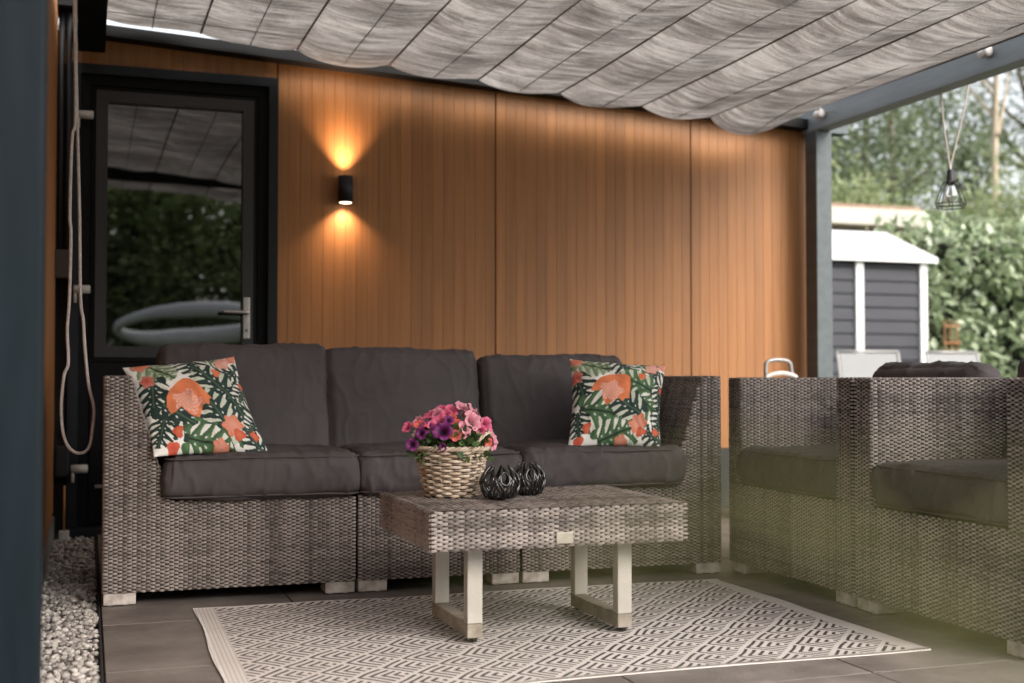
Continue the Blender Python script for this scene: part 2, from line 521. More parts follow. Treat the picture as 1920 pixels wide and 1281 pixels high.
# ------------------------------------------------------------------ ground, paving, gravel
g = box('ground', (-60, 70, -50, 80, -0.2, -0.045), 'grass', bev=0)
tag(g, kind='structure')
patio = box('patio', (0.046, 6.59, -2.1, 6.07, -0.12, -0.0035), 'base', bev=0)
tag(patio, kind='structure')
bm = bmesh.new(); box_bm(bm, 0.003, 0.595 - 0.002, 0.003, 0.605 - 0.002, -0.04, 0.0, bev=0.0012)
pme = bpy.data.meshes.new('paver'); bm.to_mesh(pme); bm.free(); pme.materials.append(MAT['paver'])
PITCH = 0.605
PX = 0.595
rowi = 0
yy = 3.195 - 9 * PITCH
while yy < 6.05:
    off = -0.012
    xx = 0.0
    k = 0
    while xx + off < 6.5:
        x0 = max(0.045, 0.045 + xx + off) ; x1 = min(6.6, 0.045 + xx + off + PX)
        y1 = min(yy + PITCH, 6.08)
        full = (x1 - x0 > PX - .005 and y1 - yy > PITCH - .01)
        if full: me = pme
        else:
            bm = bmesh.new(); box_bm(bm, 0.003, x1 - x0 - 0.003, 0.003, y1 - yy - 0.003, -0.04, 0.0, bev=0.0012)
            me = bpy.data.meshes.new('paver'); bm.to_mesh(me); bm.free(); me.materials.append(MAT['paver'])
        if x1 - x0 > 0.03 and y1 - yy > .03:
            o = bpy.data.objects.new('paver', me); o.location = (x0, yy, rnd.uniform(-.0005, .0005)); place(o, patio)
        xx += PX; k += 1
    yy += PITCH; rowi += 1

bed = box('gravel_bed', (-0.145, 0.036, 2.2, 5.98, -0.1, -0.035), 'gravel_bed', bev=0)
tag(bed, kind='structure')
box('edging_strip', (0.0372, 0.0435, 2.2, 5.98, -0.1, -0.004), 'plinth', bed, bev=0.001)
bm = bmesh.new(); bmesh.ops.create_icosphere(bm, subdivisions=1, radius=1)
base_v = np.array([v.co[:] for v in bm.verts]); base_f = np.array([[v.index for v in f.verts] for f in bm.faces]); bm.free()
NS = 4600
Vs = np.zeros((NS, len(base_v), 3)); tint = np.zeros((NS, len(base_v)))
for i in range(NS):
    sc = rs.uniform(0.006, 0.0145) * np.array([1.0, rs.uniform(.6, 1), rs.uniform(.45, .8)])
    v = base_v * (1 + rs.uniform(-.22, .22, (len(base_v), 1))) * sc
    a, b, c = rs.uniform(0, 2 * PI), rs.uniform(-.5, .5), rs.uniform(-.5, .5)
    Rm = np.array(Matrix.Rotation(a, 3, 'Z') @ Matrix.Rotation(b, 3, 'X') @ Matrix.Rotation(c, 3, 'Y'))
    v = v @ Rm.T
    y_ = 2.6 + (5.97 - 2.6) * rs.uniform() ** 1.1
    v += (rs.uniform(-0.140, 0.030), y_, rs.uniform(-0.034, -0.006))
    Vs[i] = v
    tint[i] = np.clip(rs.normal(.5, .26), 0, 1)
F = (base_f[None] + (np.arange(NS) * len(base_v))[:, None, None]).reshape(-1, 3)
gv = obj('gravel', fast_mesh('gravel', Vs.reshape(-1, 3), F, {'tint': ('F', tint)}), 'gravel')
tag(gv, kind='stuff', label='pale crushed gravel strip between the paving and the wooden wall', cat='gravel')

# ------------------------------------------------------------------ house: boarded walls, plinth, door
house = thing('house', 'house with orange brown vertical board walls and a black glazed door', 'house', (0, 6.1, 0))
def L(v):   # world -> house local
    return v
WY = 6.1
def hbox(name, x0, x1, y0, y1, z0, z1, mat, parent=None, bev=0.003, mtx=None):
    p_ = parent or house
    return box(name, (x0, x1, y0 - WY, y1 - WY, z0, z1), mat, p_, bev, mtx)

def beam_z(x): return 2.308 - 0.05 * x
hbox('wall_core', -0.30, 3.86, WY + 0.024, WY + 3.0, 0.0, 2.055, 'core', bev=0)
for k in range(8):
    hbox('wall_core', -0.30 + k * .52, 0.22 + k * .52, WY + 0.024, WY + 0.06, 2.056, beam_z(.22 + k * .52) + .048, 'core', bev=0)
hbox('flat_roof', -0.45, 3.90, WY + 0.10, WY + 3.15, 2.06, 2.10, 'roofing', bev=0.01)
def plank(x0, x1, z0, z1):
    bm = bmesh.new()
    d = 0.0013
    pr = [(x0, .022), (x0, d), (x0 + .0016, 0.0), (x1 - .0016, 0.0), (x1, d), (x1, .022)]
    # a shallow bead down the middle of the board
    lo = [bm.verts.new((a, b, z0)) for a, b in pr]; hi = [bm.verts.new((a, b, z1)) for a, b in pr]
    n = len(pr)
    for i in range(n):
        j = (i + 1) % n
        bm.faces.new((lo[i], lo[j], hi[j], hi[i]))
    bm.faces.new(lo[::-1]); bm.faces.new(hi)
    return obj('plank', bm, 'plank', house)
PW = 1.13 / 20
for pi in range(-1, 4):
    X0 = -0.145 if pi == -1 else 0.87 + (pi) * 1.13
    if pi == -1:
        n = 18; pw = (0.87 - X0) / 18
    else:
        n = 20; pw = PW
    for k in range(n):
        a = X0 + k * pw; b = a + pw
        if a > 3.84: break
        b = min(b, 3.868)
        a2 = a + (0.0035 if k == 0 and pi >= 0 else 0.0); b2 = b - (0.0035 if k == n - 1 else 0.0004)
        zt = beam_z(a) + 0.048
        if b < -0.09: z0 = 0.33
        elif a < 0.865: z0 = 2.185
        else: z0 = 0.33
        plank(a2, b2, z0, zt)
hbox('plinth', 0.88, 3.868, WY - 0.004, WY + 0.02, 0.0, 0.326, 'plinth')
hbox('plinth', -0.145, -0.092, WY - 0.004, WY + 0.02, 0.0, 0.326, 'plinth')
# side wall running towards the viewer
k = 0
yq = 2.30
bm = bmesh.new()
while yq < 6.09:
    box_bm(bm, -0.170, -0.1455 - 0.000, yq - WY + .001, min(yq + .0545, 6.088) - WY, 0.10, 2.42, bev=0.003); yq += 0.0562
tag(obj('side_wall_boards', bm, 'plank', house), kind='stuff')
hbox('side_wall', -0.30, -0.172, 2.30, 6.1, 0.0, 2.42, 'core', bev=0)
bm = bmesh.new(); box_bm(bm, -0.168, -0.138, 2.30 - WY, 5.99 - WY, 0.0, 0.092, bev=0.003)
obj('base_trim', bm, 'trim_metal', house)

# wall head beam following the roof slope
bm = bmesh.new()
xa, xb = -0.14, 3.93
vs_ = []
for x_ in (xa, xb):
    for y_ in (-0.10, -0.004):
        for z_ in (beam_z(x_), beam_z(x_) + 0.052):
            vs_.append(bm.verts.new((x_, y_, z_)))
for f in ((0, 1, 3, 2), (4, 6, 7, 5), (0, 2, 6, 4), (1, 5, 7, 3), (0, 4, 5, 1), (2, 3, 7, 6)):
    bm.faces.new([vs_[i] for i in f])
bmesh.ops.recalc_face_normals(bm, faces=bm.faces)
obj('eaves_board', bm, 'door_black', house)
hbox('corner_board', -0.169, -0.050, 5.90, 6.09, 2.40, 2.62, 'door_black')
hbox('corner_board', -0.143, -0.050, 5.99, 6.0, 2.365, 2.40, 'door_black', bev=0)

# door: outer frame, leaf, glass, handle, hinges
door = bpy.data.objects.new('door', None); door.location = (0, 0, 0); place(door, house)
DX0, DX1, DZ1 = -0.088, 0.868, 2.18
FW = 0.045
def dframe(name, x0, x1, z0, z1, wdt, y0, y1, mat, parent, bottom=True, bev=0.004):
    """mitred rectangular frame as four bars in one mesh; y relative to wall plane"""
    bm = bmesh.new()
    o_ = [(x0, z0), (x1, z0), (x1, z1), (x0, z1)]
    i_ = [(x0 + wdt, z0 + (wdt if bottom else 0)), (x1 - wdt, z0 + (wdt if bottom else 0)), (x1 - wdt, z1 - wdt), (x0 + wdt, z1 - wdt)]
    rng = range(4) if bottom else (1, 2, 3)
    for k_ in rng:
        j_ = (k_ + 1) % 4
        q = [o_[k_], o_[j_], i_[j_], i_[k_]]
        fr = [bm.verts.new((a, y0, b)) for a, b in q]; bk = [bm.verts.new((a, y1, b)) for a, b in q]
        bm.faces.new(fr); bm.faces.new(bk[::-1])
        for t in range(4):
            bm.faces.new((fr[t], bk[t], bk[(t + 1) % 4], fr[(t + 1) % 4]))
    bmesh.ops.recalc_face_normals(bm, faces=bm.faces)
    return obj(name, bm, mat, parent)
dframe('outer_frame', DX0, DX1, 0.03, DZ1, FW, -0.055, 0.02, 'anthracite', door, bottom=False)
dframe('inner_frame', DX0 + FW + .0005, DX1 - FW - .0005, 0.03, DZ1 - FW - .0005, 0.045, -0.018, 0.02, 'door_black', door, bottom=False)
LX0, LX1, LZ0, LZ1 = DX0 + .096, DX1 - .096, 0.045, DZ1 - .098
GX0, GX1, GZ0, GZ1 = 0.026, 0.690, 0.868, 1.975
# leaf: stiles and rails round the glass
def db(name, x0, x1, z0, z1, y0, y1, mat, bev=0.002):
    return box(name, (x0, x1, y0, y1, z0, z1), mat, door, bev)
db('leaf_panel', LX0, LX1, LZ0, GZ0 - 0.075, -0.010, 0.02, 'door_black')
db('kick_panel', LX0 + .10, LX1 - .10, LZ0 + .10, GZ0 - 0.16, -0.016, -0.0105, 'door_black', 0.003)
dframe('glazing_frame', LX0 + .0, LX1 - .0, GZ0 - 0.074, LZ1, 0.018, -0.022, 0.02, 'door_black', door)
dframe('glazing_bead', GX0 - 0.040 if GX0 - .04 > LX0 + .018 else LX0 + .0185, LX1 - .0185, GZ0 - 0.055, LZ1 - .0185, 0.052, -0.034, 0.01, 'bead', door)
db('glass_pane', LX0 + .03, LX1 - .03, GZ0 - .03, GZ1 + .05, 0.000, 0.006, 'glass', 0)
# handle
hn = box('handle', (0.705, 0.737, -0.046, -0.0345, 0.905, 1.105), 'steel', door, 0.003)
V, F = join_arrays([tube_arrays(catmull([(0.722, -0.046, 1.03), (0.722, -0.085, 1.03), (0.708, -0.097, 1.03), (0.60, -0.099, 1.032)], 6), 0.0085, 10)])
obj('lever', poly_mesh('lever', V, F), 'steel', door, smooth=True)
lathe('keyhole', [(0.006, 0), (0.006, 0.003)], 'black', door, 12, (0.721, -0.0495, 0.945), 'Y')
for (hx_, hz_) in ((-0.04, 1.935), (-0.047, 1.125), (-0.05, 0.30)):
    V1, F1 = tube_arrays([(hx_ - .022, -0.075, hz_), (hx_ - .018, -0.075, hz_), (hx_ + .05, -0.075, hz_), (hx_ + .054, -0.075, hz_)], [0.012, 0.0195, 0.0195, 0.015], 12)
    V2, F2 = tube_arrays([(hx_ - .012, -0.075, hz_), (hx_ - .012, -0.075, hz_ - .062)], 0.007, 8)
    V3, F3 = tube_arrays([(hx_ - .01, -0.056, hz_), (hx_ - .01, -0.085, hz_)], 0.010, 8)
    V, F = join_arrays([(V1, F1), (V2, F2), (V3, F3)])
    obj('hinge', poly_mesh('hinge', V, F), 'white_plastic', door, smooth=True)
db('weather_bar', 0.07, 0.40, 0.115, 0.128, -0.024, -0.0165, 'steel')
db('letter_catch', 0.035, 0.075, 0.205, 0.220, -0.024, -0.0165, 'steel')
hbox('door_step', -0.09, 0.87, WY - 0.115, WY + 0.02, -0.03, 0.028, 'anthracite')
# black guide rails and boxes in the corner
gp = thing('guide_rail', 'pair of black guide rails ending in a brown box beside the door', 'rail', (-0.115, 6.0, 0))
tube('rail', [(-0.012, 0, 1.30), (-0.012, 0, 2.55)], 0.014, 'black', gp, 10)
tube('rail', [(0.020, -0.012, 1.30), (0.020, -0.012, 2.55)], 0.012, 'black', gp, 10)
box('end_box', (-0.03, 0.042, -0.035, 0.03, 1.17, 1.30), M('dark_brown_box', (0.035, 0.017, 0.011), 0.5), gp, 0.004)
box('socket_box', (-0.02, 0.035, -0.03, 0.03, 0.27, 0.41), 'black', gp, 0.006)
gc = thing('ground_rod', 'thin copper rod standing in a small white block on the gravel by the door', 'rod', (-0.095, 5.9, 0))
tube('rod', [(0, 0, 0.02), (0, 0, 0.235)], 0.005, 'copper', gc, 8)
box('block', (-0.022, 0.022, -0.02, 0.02, -0.012, 0.035), 'white_plastic', gc, 0.006)

# ------------------------------------------------------------------ wall lamp
lamp = thing('wall_lamp', 'lit black cylinder wall lamp shining up and down the boards', 'wall lamp', (1.199, 6.1, 1.65))
LR = 0.037
lathe('housing', [(0.031, -0.064), (LR, -0.066), (LR, 0.066), (0.031, 0.064), (0.031, 0.050), (0.03, 0.049)][0:4] , 'black', lamp, 28, (0, -0.058, 0))
V = []
box('bracket', (-0.02, 0.02, -0.025, 0, -0.045, 0.045), 'black', lamp, 0.003)
for s_ in (-1, 1):
    lathe('lens', [(0.029, 0.0), (0.029, 0.001)], 'lens', lamp, 24, (0, -0.058, 0.0645 if s_ > 0 else -0.0668))
    ld = bpy.data.lights.new('lamp_light', 'AREA')
    ld.shape = 'DISK'; ld.size = 0.055; ld.spread = R(84 if s_ > 0 else 112)
    ld.energy = 0.85 if s_ > 0 else 0.62
    ld.color = (1.0, 0.72, 0.50)
    lo_ = bpy.data.objects.new('lamp_light', ld)
    COL.objects.link(lo_); lo_.parent = lamp
    lo_.location = (0, -0.058, 0.072 * s_)
    lo_.rotation_euler = (PI - 0.10, 0, 0) if s_ > 0 else (0.0 + 0.10, 0, 0)

# ------------------------------------------------------------------ pergola
perg = thing('pergola', 'blue grey wooden pergola frame of posts and beams over the patio', 'pergola', (0, 0, 0))
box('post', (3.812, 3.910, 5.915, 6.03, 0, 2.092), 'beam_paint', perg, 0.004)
box('post', (-0.205, -0.067, 2.05, 2.17, 0, 2.30), 'post_paint', perg, 0.006)
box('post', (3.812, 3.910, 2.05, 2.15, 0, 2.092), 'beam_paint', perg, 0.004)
box('beam', (3.815, 3.907, 1.10, 6.075, 2.094, 2.212), M('sky_sheen_beam_stain', (0.18, 0.205, 0.215), 0.5, 0.1, 6, (4, .5, 4), bump=0.1, bscale=30, bstretch=(20, 1.5, 20)), perg, 0.004)  # same stain as the posts, lightened: the sky's sheen is put into the colour
box('beam', (-0.055, 0.062, 1.10, 6.00, 2.222, 2.36), 'post_paint', perg, 0.004)
# front beam slopes with the roof
bm = bmesh.new(); box_bm(bm, -0.20, 3.812, 2.06, 2.13, -0.06, 0.06, bev=0.004)
for v in bm.verts: v.co.z += 2.34 - 0.045 * v.co.x
obj('beam', bm, 'post_paint', perg)
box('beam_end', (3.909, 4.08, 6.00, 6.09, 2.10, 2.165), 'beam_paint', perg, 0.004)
for (yy_, zz_) in ((5.85, 2.165), (4.52, 2.175), (3.2, 2.175)):
    r_ = lathe('cable_roller', [(0.010, -0.03), (0.021, -0.028), (0.024, -0.02), (0.016, -0.014), (0.016, 0.014), (0.024, 0.02), (0.021, 0.028), (0.010, 0.03)], 'white_plastic', perg, 18, (3.79, yy_, zz_), 'Y')
    tube('hook', catmull([(3.816, yy_, zz_ + .02), (3.785, yy_ + .01, zz_ + .04), (3.74, yy_ + .015, zz_ + .03), (3.66, yy_ + .015, zz_ + .0)], 5), 0.004, 'white_plastic', perg, 6)
tube('tension_cable', [(-0.05, 5.72, 2.345), (3.81, 5.72, 2.15)], 0.002, 'steel', perg, 5)
tube('tension_cable', [(-0.05, 2.9, 2.345), (3.81, 2.9, 2.15)], 0.002, 'steel', perg, 5)

# shade canopy: sagging cloth strips between seams that run towards the wall
can = thing('shade_canopy', 'grey brown shade cloth hanging in scalloped folds under the pergola', 'canopy', (0, 0, 0))
seams = [0.045, 0.489, 0.941, 1.392, 1.85, 2.292, 2.756, 3.162, 3.66]
CY0, CY1 = 1.20, 5.93
def seam_z(x): return 2.372 - 0.079 * x if x < 3.5 else 2.15
for i in range(8):
    xa, xb = seams[i], seams[i + 1]
    nu, nv = 26, 300
    u = np.linspace(0, 1, nu); v = np.linspace(0, 1, nv)
    U, Vv = np.meshgrid(u, v)
    X = xa + (xb - xa) * U; Yy = CY0 + (CY1 - CY0) * Vv
    sag = (0.014, 0.016, 0.024, 0.030, 0.030, 0.032, 0.036, 0.040)[i]
    sag = sag * (1 + 0.25 * np.sin(Yy * 1.7 + i * 2.1))
    if i == 7: sag = sag + 0.045 * np.clip((Yy - 5.3) / .55, 0, 1) ** 2
    asym = U ** 0.8
    Z = seam_z(xa) * (1 - U) + seam_z(xb) * U - sag * 4 * asym * (1 - asym)
    wr = np.zeros_like(Z); wr2 = np.zeros_like(Z)
    for a in range(nv):
        for b in range(nu):
            x_ = X[a, b]; y_ = Yy[a, b]
            wr[a, b] = mn.noise(Vector((x_ * 1.3 + i * 7, y_ * 8 + 0.9 * math.sin(x_ * 4 + y_), 0.3 * i)))
            wr2[a, b] = mn.noise(Vector((x_ * 3 + i * 3, y_ * 24 + 2 * x_, 5 + i)))
    edge = np.sin(PI * U) ** .7
    Z = Z + 0.019 * wr * edge + 0.0055 * wr2 * edge
    Yy2 = Yy + 0.0
    # scalloped far and near hem
    Yy2 = Yy + (Vv ** 12) * 0.03 * np.sin(PI * U)
    P = np.stack([X, Yy2, Z], -1).reshape(-1, 3)
    a = np.arange(nv - 1)[:, None] * nu + np.arange(nu - 1)[None]
    Fq = np.stack([a, a + 1, a + nu + 1, a + nu], -1).reshape(-1, 4)
    obj('cloth_strip', fast_mesh('cloth_strip', P, Fq), 'shade', can, smooth=True)
smat = M('seam_binding', (0.13, 0.10, 0.088), 0.85, 0.15, 20)
smat2 = M('stitching', (0.17, 0.14, 0.12), 0.85, 0.15, 20)
for i, x_ in enumerate(seams[:-1] + [3.655]):
    pth = [(x_ + 0.003 * math.sin(t * 9 + i), CY0 + (CY1 + .0 - CY0) * t, seam_z(x_) - 0.002 + 0.004 * math.sin(t * 14 + i)) for t in np.linspace(0, 1, 60)]
    tube('seam', pth, 0.0048, smat, can, 6)
for i in range(8):
    xa, xb = seams[i], seams[i + 1]
    sg = (0.014, 0.016, 0.024, 0.030, 0.030, 0.032, 0.036, 0.040)[i]
    am = .5 ** .8
    pth = []
    for t in np.linspace(0, 1, 60):
        y_ = CY0 + (CY1 - CY0) * t
        ex = .045 * max(0, min(1, (y_ - 5.3) / .55)) ** 2 if i == 7 else 0
        pth.append(((xa + xb) / 2, y_, (seam_z(xa) + seam_z(xb)) / 2 - (sg * (1 + .25 * math.sin(y_ * 1.7 + i * 2.1)) + ex) * 4 * am * (1 - am) - .003))
    tube('stitch_line', pth, 0.0026, smat2, can, 5)

# white pull cord on the left
pts = [(-0.0543, 4.3, 2.125), (-0.0544, 4.3, 1.9651), (-0.049, 4.3, 1.7528), (-0.0472, 4.3, 1.5584), (-0.0566, 4.3, 1.5013), (-0.0608, 4.3, 1.2582), (-0.0568, 4.3, 1.1881), (-0.0597, 4.3, 0.9776), (-0.0653, 4.3, 0.8727), (-0.061, 4.3, 0.768), (-0.0737, 4.3, 0.7244), (-0.0809, 4.3, 0.6287), (-0.0751, 4.3, 0.5417), (-0.055, 4.3, 0.4893), (-0.0219, 4.3, 0.4712), (0.006, 4.32, 0.4906), (0.0171, 4.32, 0.5572), (0.0198, 4.32, 0.6187), (0.0024, 4.32, 0.698), (-0.0104, 4.32, 0.8212), (-0.0162, 4.32, 0.9092), (-0.0252, 4.32, 0.9796), (-0.0312, 4.32, 1.2619), (-0.0407, 4.32, 1.5627), (-0.0486, 4.32, 1.8645), (-0.0529, 4.32, 2.1318)]
pts[0] = (pts[0][0], pts[0][1], 2.30); pts[-1] = (pts[-1][0], pts[-1][1], 2.30)
cord = tube('pull_cord', catmull(pts, 8), 0.0052, 'rope', None, 8)
tag(cord, 'long white pull cord hanging in a loop in front of the black door', 'cord')

# ------------------------------------------------------------------ woven wicker
def weave(panels, name, parent, pu=0.0142, pv=0.0058, amp=0.0036, seed=0, fu=0.55, fv=0.56, rv=1.0):
    """panels: (origin, U, V, N, lu, lv, mask). Every visible over-pass of a strand is its own curved patch."""
    r_ = np.random.RandomState(seed + 5)
    AV, AT, cnt = [], [], 0
    for (O, U, V, N, lu, lv, mask) in panels:
        O, U, V, N = [np.array(q, float) for q in (O, U, V, N)]
        nu = max(1, int(round(lu / pu))); nv = max(1, int(round(lv / pv)))
        cu, cv = lu / nu, lv / nv
        I, J = np.meshgrid(np.arange(nu), np.arange(nv), indexing='ij')
        ok = (I + J) % 2 == 0
        I = I[ok]; J = J[ok]
        uc = (I + .5) * cu; vc = (J + .5) * cv
        if mask is not None:
            kp = mask(uc, vc); uc = uc[kp]; vc = vc[kp]; I = I[kp]; J = J[kp]
        n = len(uc)
        if not n: continue
        col = r_.normal(0, .14, nu)[I]; row = r_.normal(0, .10 * rv, nv)[J]
        colw = np.convolve(r_.normal(0, .34, nu + 8), np.ones(5) / 5, 'same')[4:nu + 4][I]
        roww = np.convolve(r_.normal(0, .34, nv + 16), np.ones(9) / 9, 'same')[8:nv + 8][J]
        t = np.clip(.62 + col + row + colw + roww + r_.normal(0, .12, n), 0.02, 1)
        hu = cu * fu * r_.uniform(.92, 1.1, n); hv = cv * fv * r_.uniform(.9, 1.1, n)
        gu = np.array([-1, -.5, 0, .5, 1]); gv = np.array([-1, 0, 1])
        zu = np.array([-.45, .62, 1, .62, -.45]); zv = np.array([.25, 1, .25])
        dz = r_.normal(0, .0004, n)
        dv = r_.normal(0, cv * .07, n); tilt = r_.normal(0, .05, n)
        P = np.zeros((n, 5, 3, 3))
        for a in range(5):
            for b in range(3):
                uu = uc + gu[a] * hu; vv = vc + dv + gv[b] * hv * (0.80 if a in (0, 4) else 1) + tilt * gu[a] * cu
                hh = amp * (zu[a] * (0.55 + .45 * zv[b]) if zu[a] > 0 else zu[a]) + dz
                P[:, a, b, :] = O + uu[:, None] * U + vv[:, None] * V + hh[:, None] * N if np.ndim(hh) else O + uu[:, None] * U + vv[:, None] * V + hh * N
        AV.append(P.reshape(-1, 3)); AT.append(np.repeat(t, 15)); cnt += n
    V = np.vstack(AV); T = np.concatenate(AT)
    q = []
    for a in range(4):
        for b in range(2):
            q.append((a * 3 + b, (a + 1) * 3 + b, (a + 1) * 3 + b + 1, a * 3 + b + 1))
    F = (np.array(q)[None] + (np.arange(cnt) * 15)[:, None, None]).reshape(-1, 4)
    me = fast_mesh(name, V, F, {'tint': ('F', T)})
    o = obj(name, me, 'weave', parent, smooth=True)
    tag(o, kind='stuff')
    return o


AX, AY, AZ = (1, 0, 0), (0, 1, 0), (0, 0, 1)
def prism(bm, poly, y0, y1):
    f = [bm.verts.new((a, y0, b)) for a, b in poly]; k_ = [bm.verts.new((a, y1, b)) for a, b in poly]
    bm.faces.new(f); bm.faces.new(k_[::-1])
    n = len(poly)
    for i in range(n): bm.faces.new((f[i], k_[i], k_[(i + 1) % n], f[(i + 1) % n]))


def wicker_seat(name, label, cat, loc, rz, W, D, armL, armR, slope, group, H=0.722, seatz=0.325, z0=0.042, seed=0):
    """front faces local -Y; origin front left corner"""
    t = thing(name, label, cat, loc, rz, group)
    AW = 0.08
    BT = 0.09
    ins = 0.0022
    bm = bmesh.new()
    box_bm(bm, ins, W - ins, ins, D - ins, z0, seatz - ins)
    al = AW + slope; 
    if armL: prism(bm, [(ins, seatz - ins), (ins, H - ins), (AW - ins, H - ins), (al - ins, seatz - ins)][::-1], ins, D - ins)
    if armR: prism(bm, [(W - ins, seatz - ins), (W - ins, H - ins), (W - AW + ins, H - ins), (W - al + ins, seatz - ins)], ins, D - ins)
    box_bm(bm, (AW if armL else ins), W - (AW if armR else ins), D - BT, D - ins - .001, seatz - ins - .001, H - ins - .001)
    bmesh.ops.recalc_face_normals(bm, faces=bm.faces)
    obj('wicker_frame', bm, 'weave_back', t)
    pn = []
    def mfront(uu, vv):
        z = vv + z0
        ok = z < seatz
        k_ = np.clip((H - z) / (H - seatz), 0, 1)
        if armL: ok |= uu < AW + slope * k_
        if armR: ok |= uu > W - AW - slope * k_
        return ok
    pn.append(((0, 0, z0), AX, AZ, (0, -1, 0), W, H - z0, mfront))
    ln = math.hypot(slope, H - seatz)
    if armL:
        pn.append(((AW, 0, H), AY, (slope / ln, 0, -(H - seatz) / ln), ((H - seatz) / ln, 0, slope / ln), D - BT, ln, None))
        pn.append(((0, 0, H), AX, AY, AZ, AW, D, None))
        pn.append(((0, D, z0), (0, -1, 0), AZ, (-1, 0, 0), D, H - z0, None))
    if armR:
        pn.append(((W - AW, D - BT, H), (0, -1, 0), (-slope / ln, 0, -(H - seatz) / ln), (-(H - seatz) / ln, 0, slope / ln), D - BT, ln, None))
        pn.append(((W - AW, 0, H), AX, AY, AZ, AW, D, None))
        pn.append(((W, 0, z0), AY, AZ, (1, 0, 0), D, H - z0, None))
    bx0, bx1 = (AW if armL else 0), W - (AW if armR else 0)
    pn.append(((bx0, D - BT, seatz + .1), AX, AZ, (0, -1, 0), bx1 - bx0, H - seatz - .1, None))
    pn.append(((bx0, D - BT, H), AX, AY, AZ, bx1 - bx0, BT, None))
    weave(pn, 'wicker_weave', t, seed=seed)
    # rolled edges: a light strand wound along arm tops and front edges
    fw = 0.098
    for (x_, y_) in ((0.002, 0.004), (W - fw - .002, 0.004), (0.002, D - .104), (W - fw - .002, D - .104)):
        bm = bmesh.new(); box_bm(bm, x_, x_ + fw, y_, y_ + 0.10, 0.004, 0.041, bev=0.004)
        for q in (0.02, 0.07): box_bm(bm, x_ + q - .008, x_ + q + .008, y_ + .01, y_ + .03, -0.0005, 0.006)
        obj('foot', bm, 'foot', t)
    return t


G1 = 'wicker sofa sections in front of the boarded wall'
wicker_seat('sofa_section', 'left corner wicker sofa section with one sloped arm, beside the gravel', 'sofa', (0.05, 4.095, 0), R(-0.6), 0.80, 0.82, True, False, 0.12, G1, seed=1)
wicker_seat('sofa_section', 'armless middle wicker sofa section behind the coffee table', 'sofa', (0.858, 4.087, 0), R(-0.6), 0.57, 0.82, False, False, 0, G1, seed=2)
wicker_seat('sofa_section', 'right corner wicker sofa section with one sloped arm, next to the armchairs', 'sofa', (1.436, 4.078, 0), R(-0.6), 0.772, 0.82, False, True, 0.12, G1, seed=3)
G2 = 'wicker armchairs facing the coffee table'
wicker_seat('armchair', 'wicker armchair standing next to the right end of the sofa', 'armchair', (2.262, 4.108, 0), R(-90), 0.785, 0.76, True, True, 0.0, G2, H=0.716, seed=4)
wicker_seat('armchair', 'wicker armchair nearest the camera, cut off by the picture edge', 'armchair', (2.256, 3.300, 0), R(-90), 0.76, 0.76, True, True, 0.0, G2, H=0.716, seed=5)


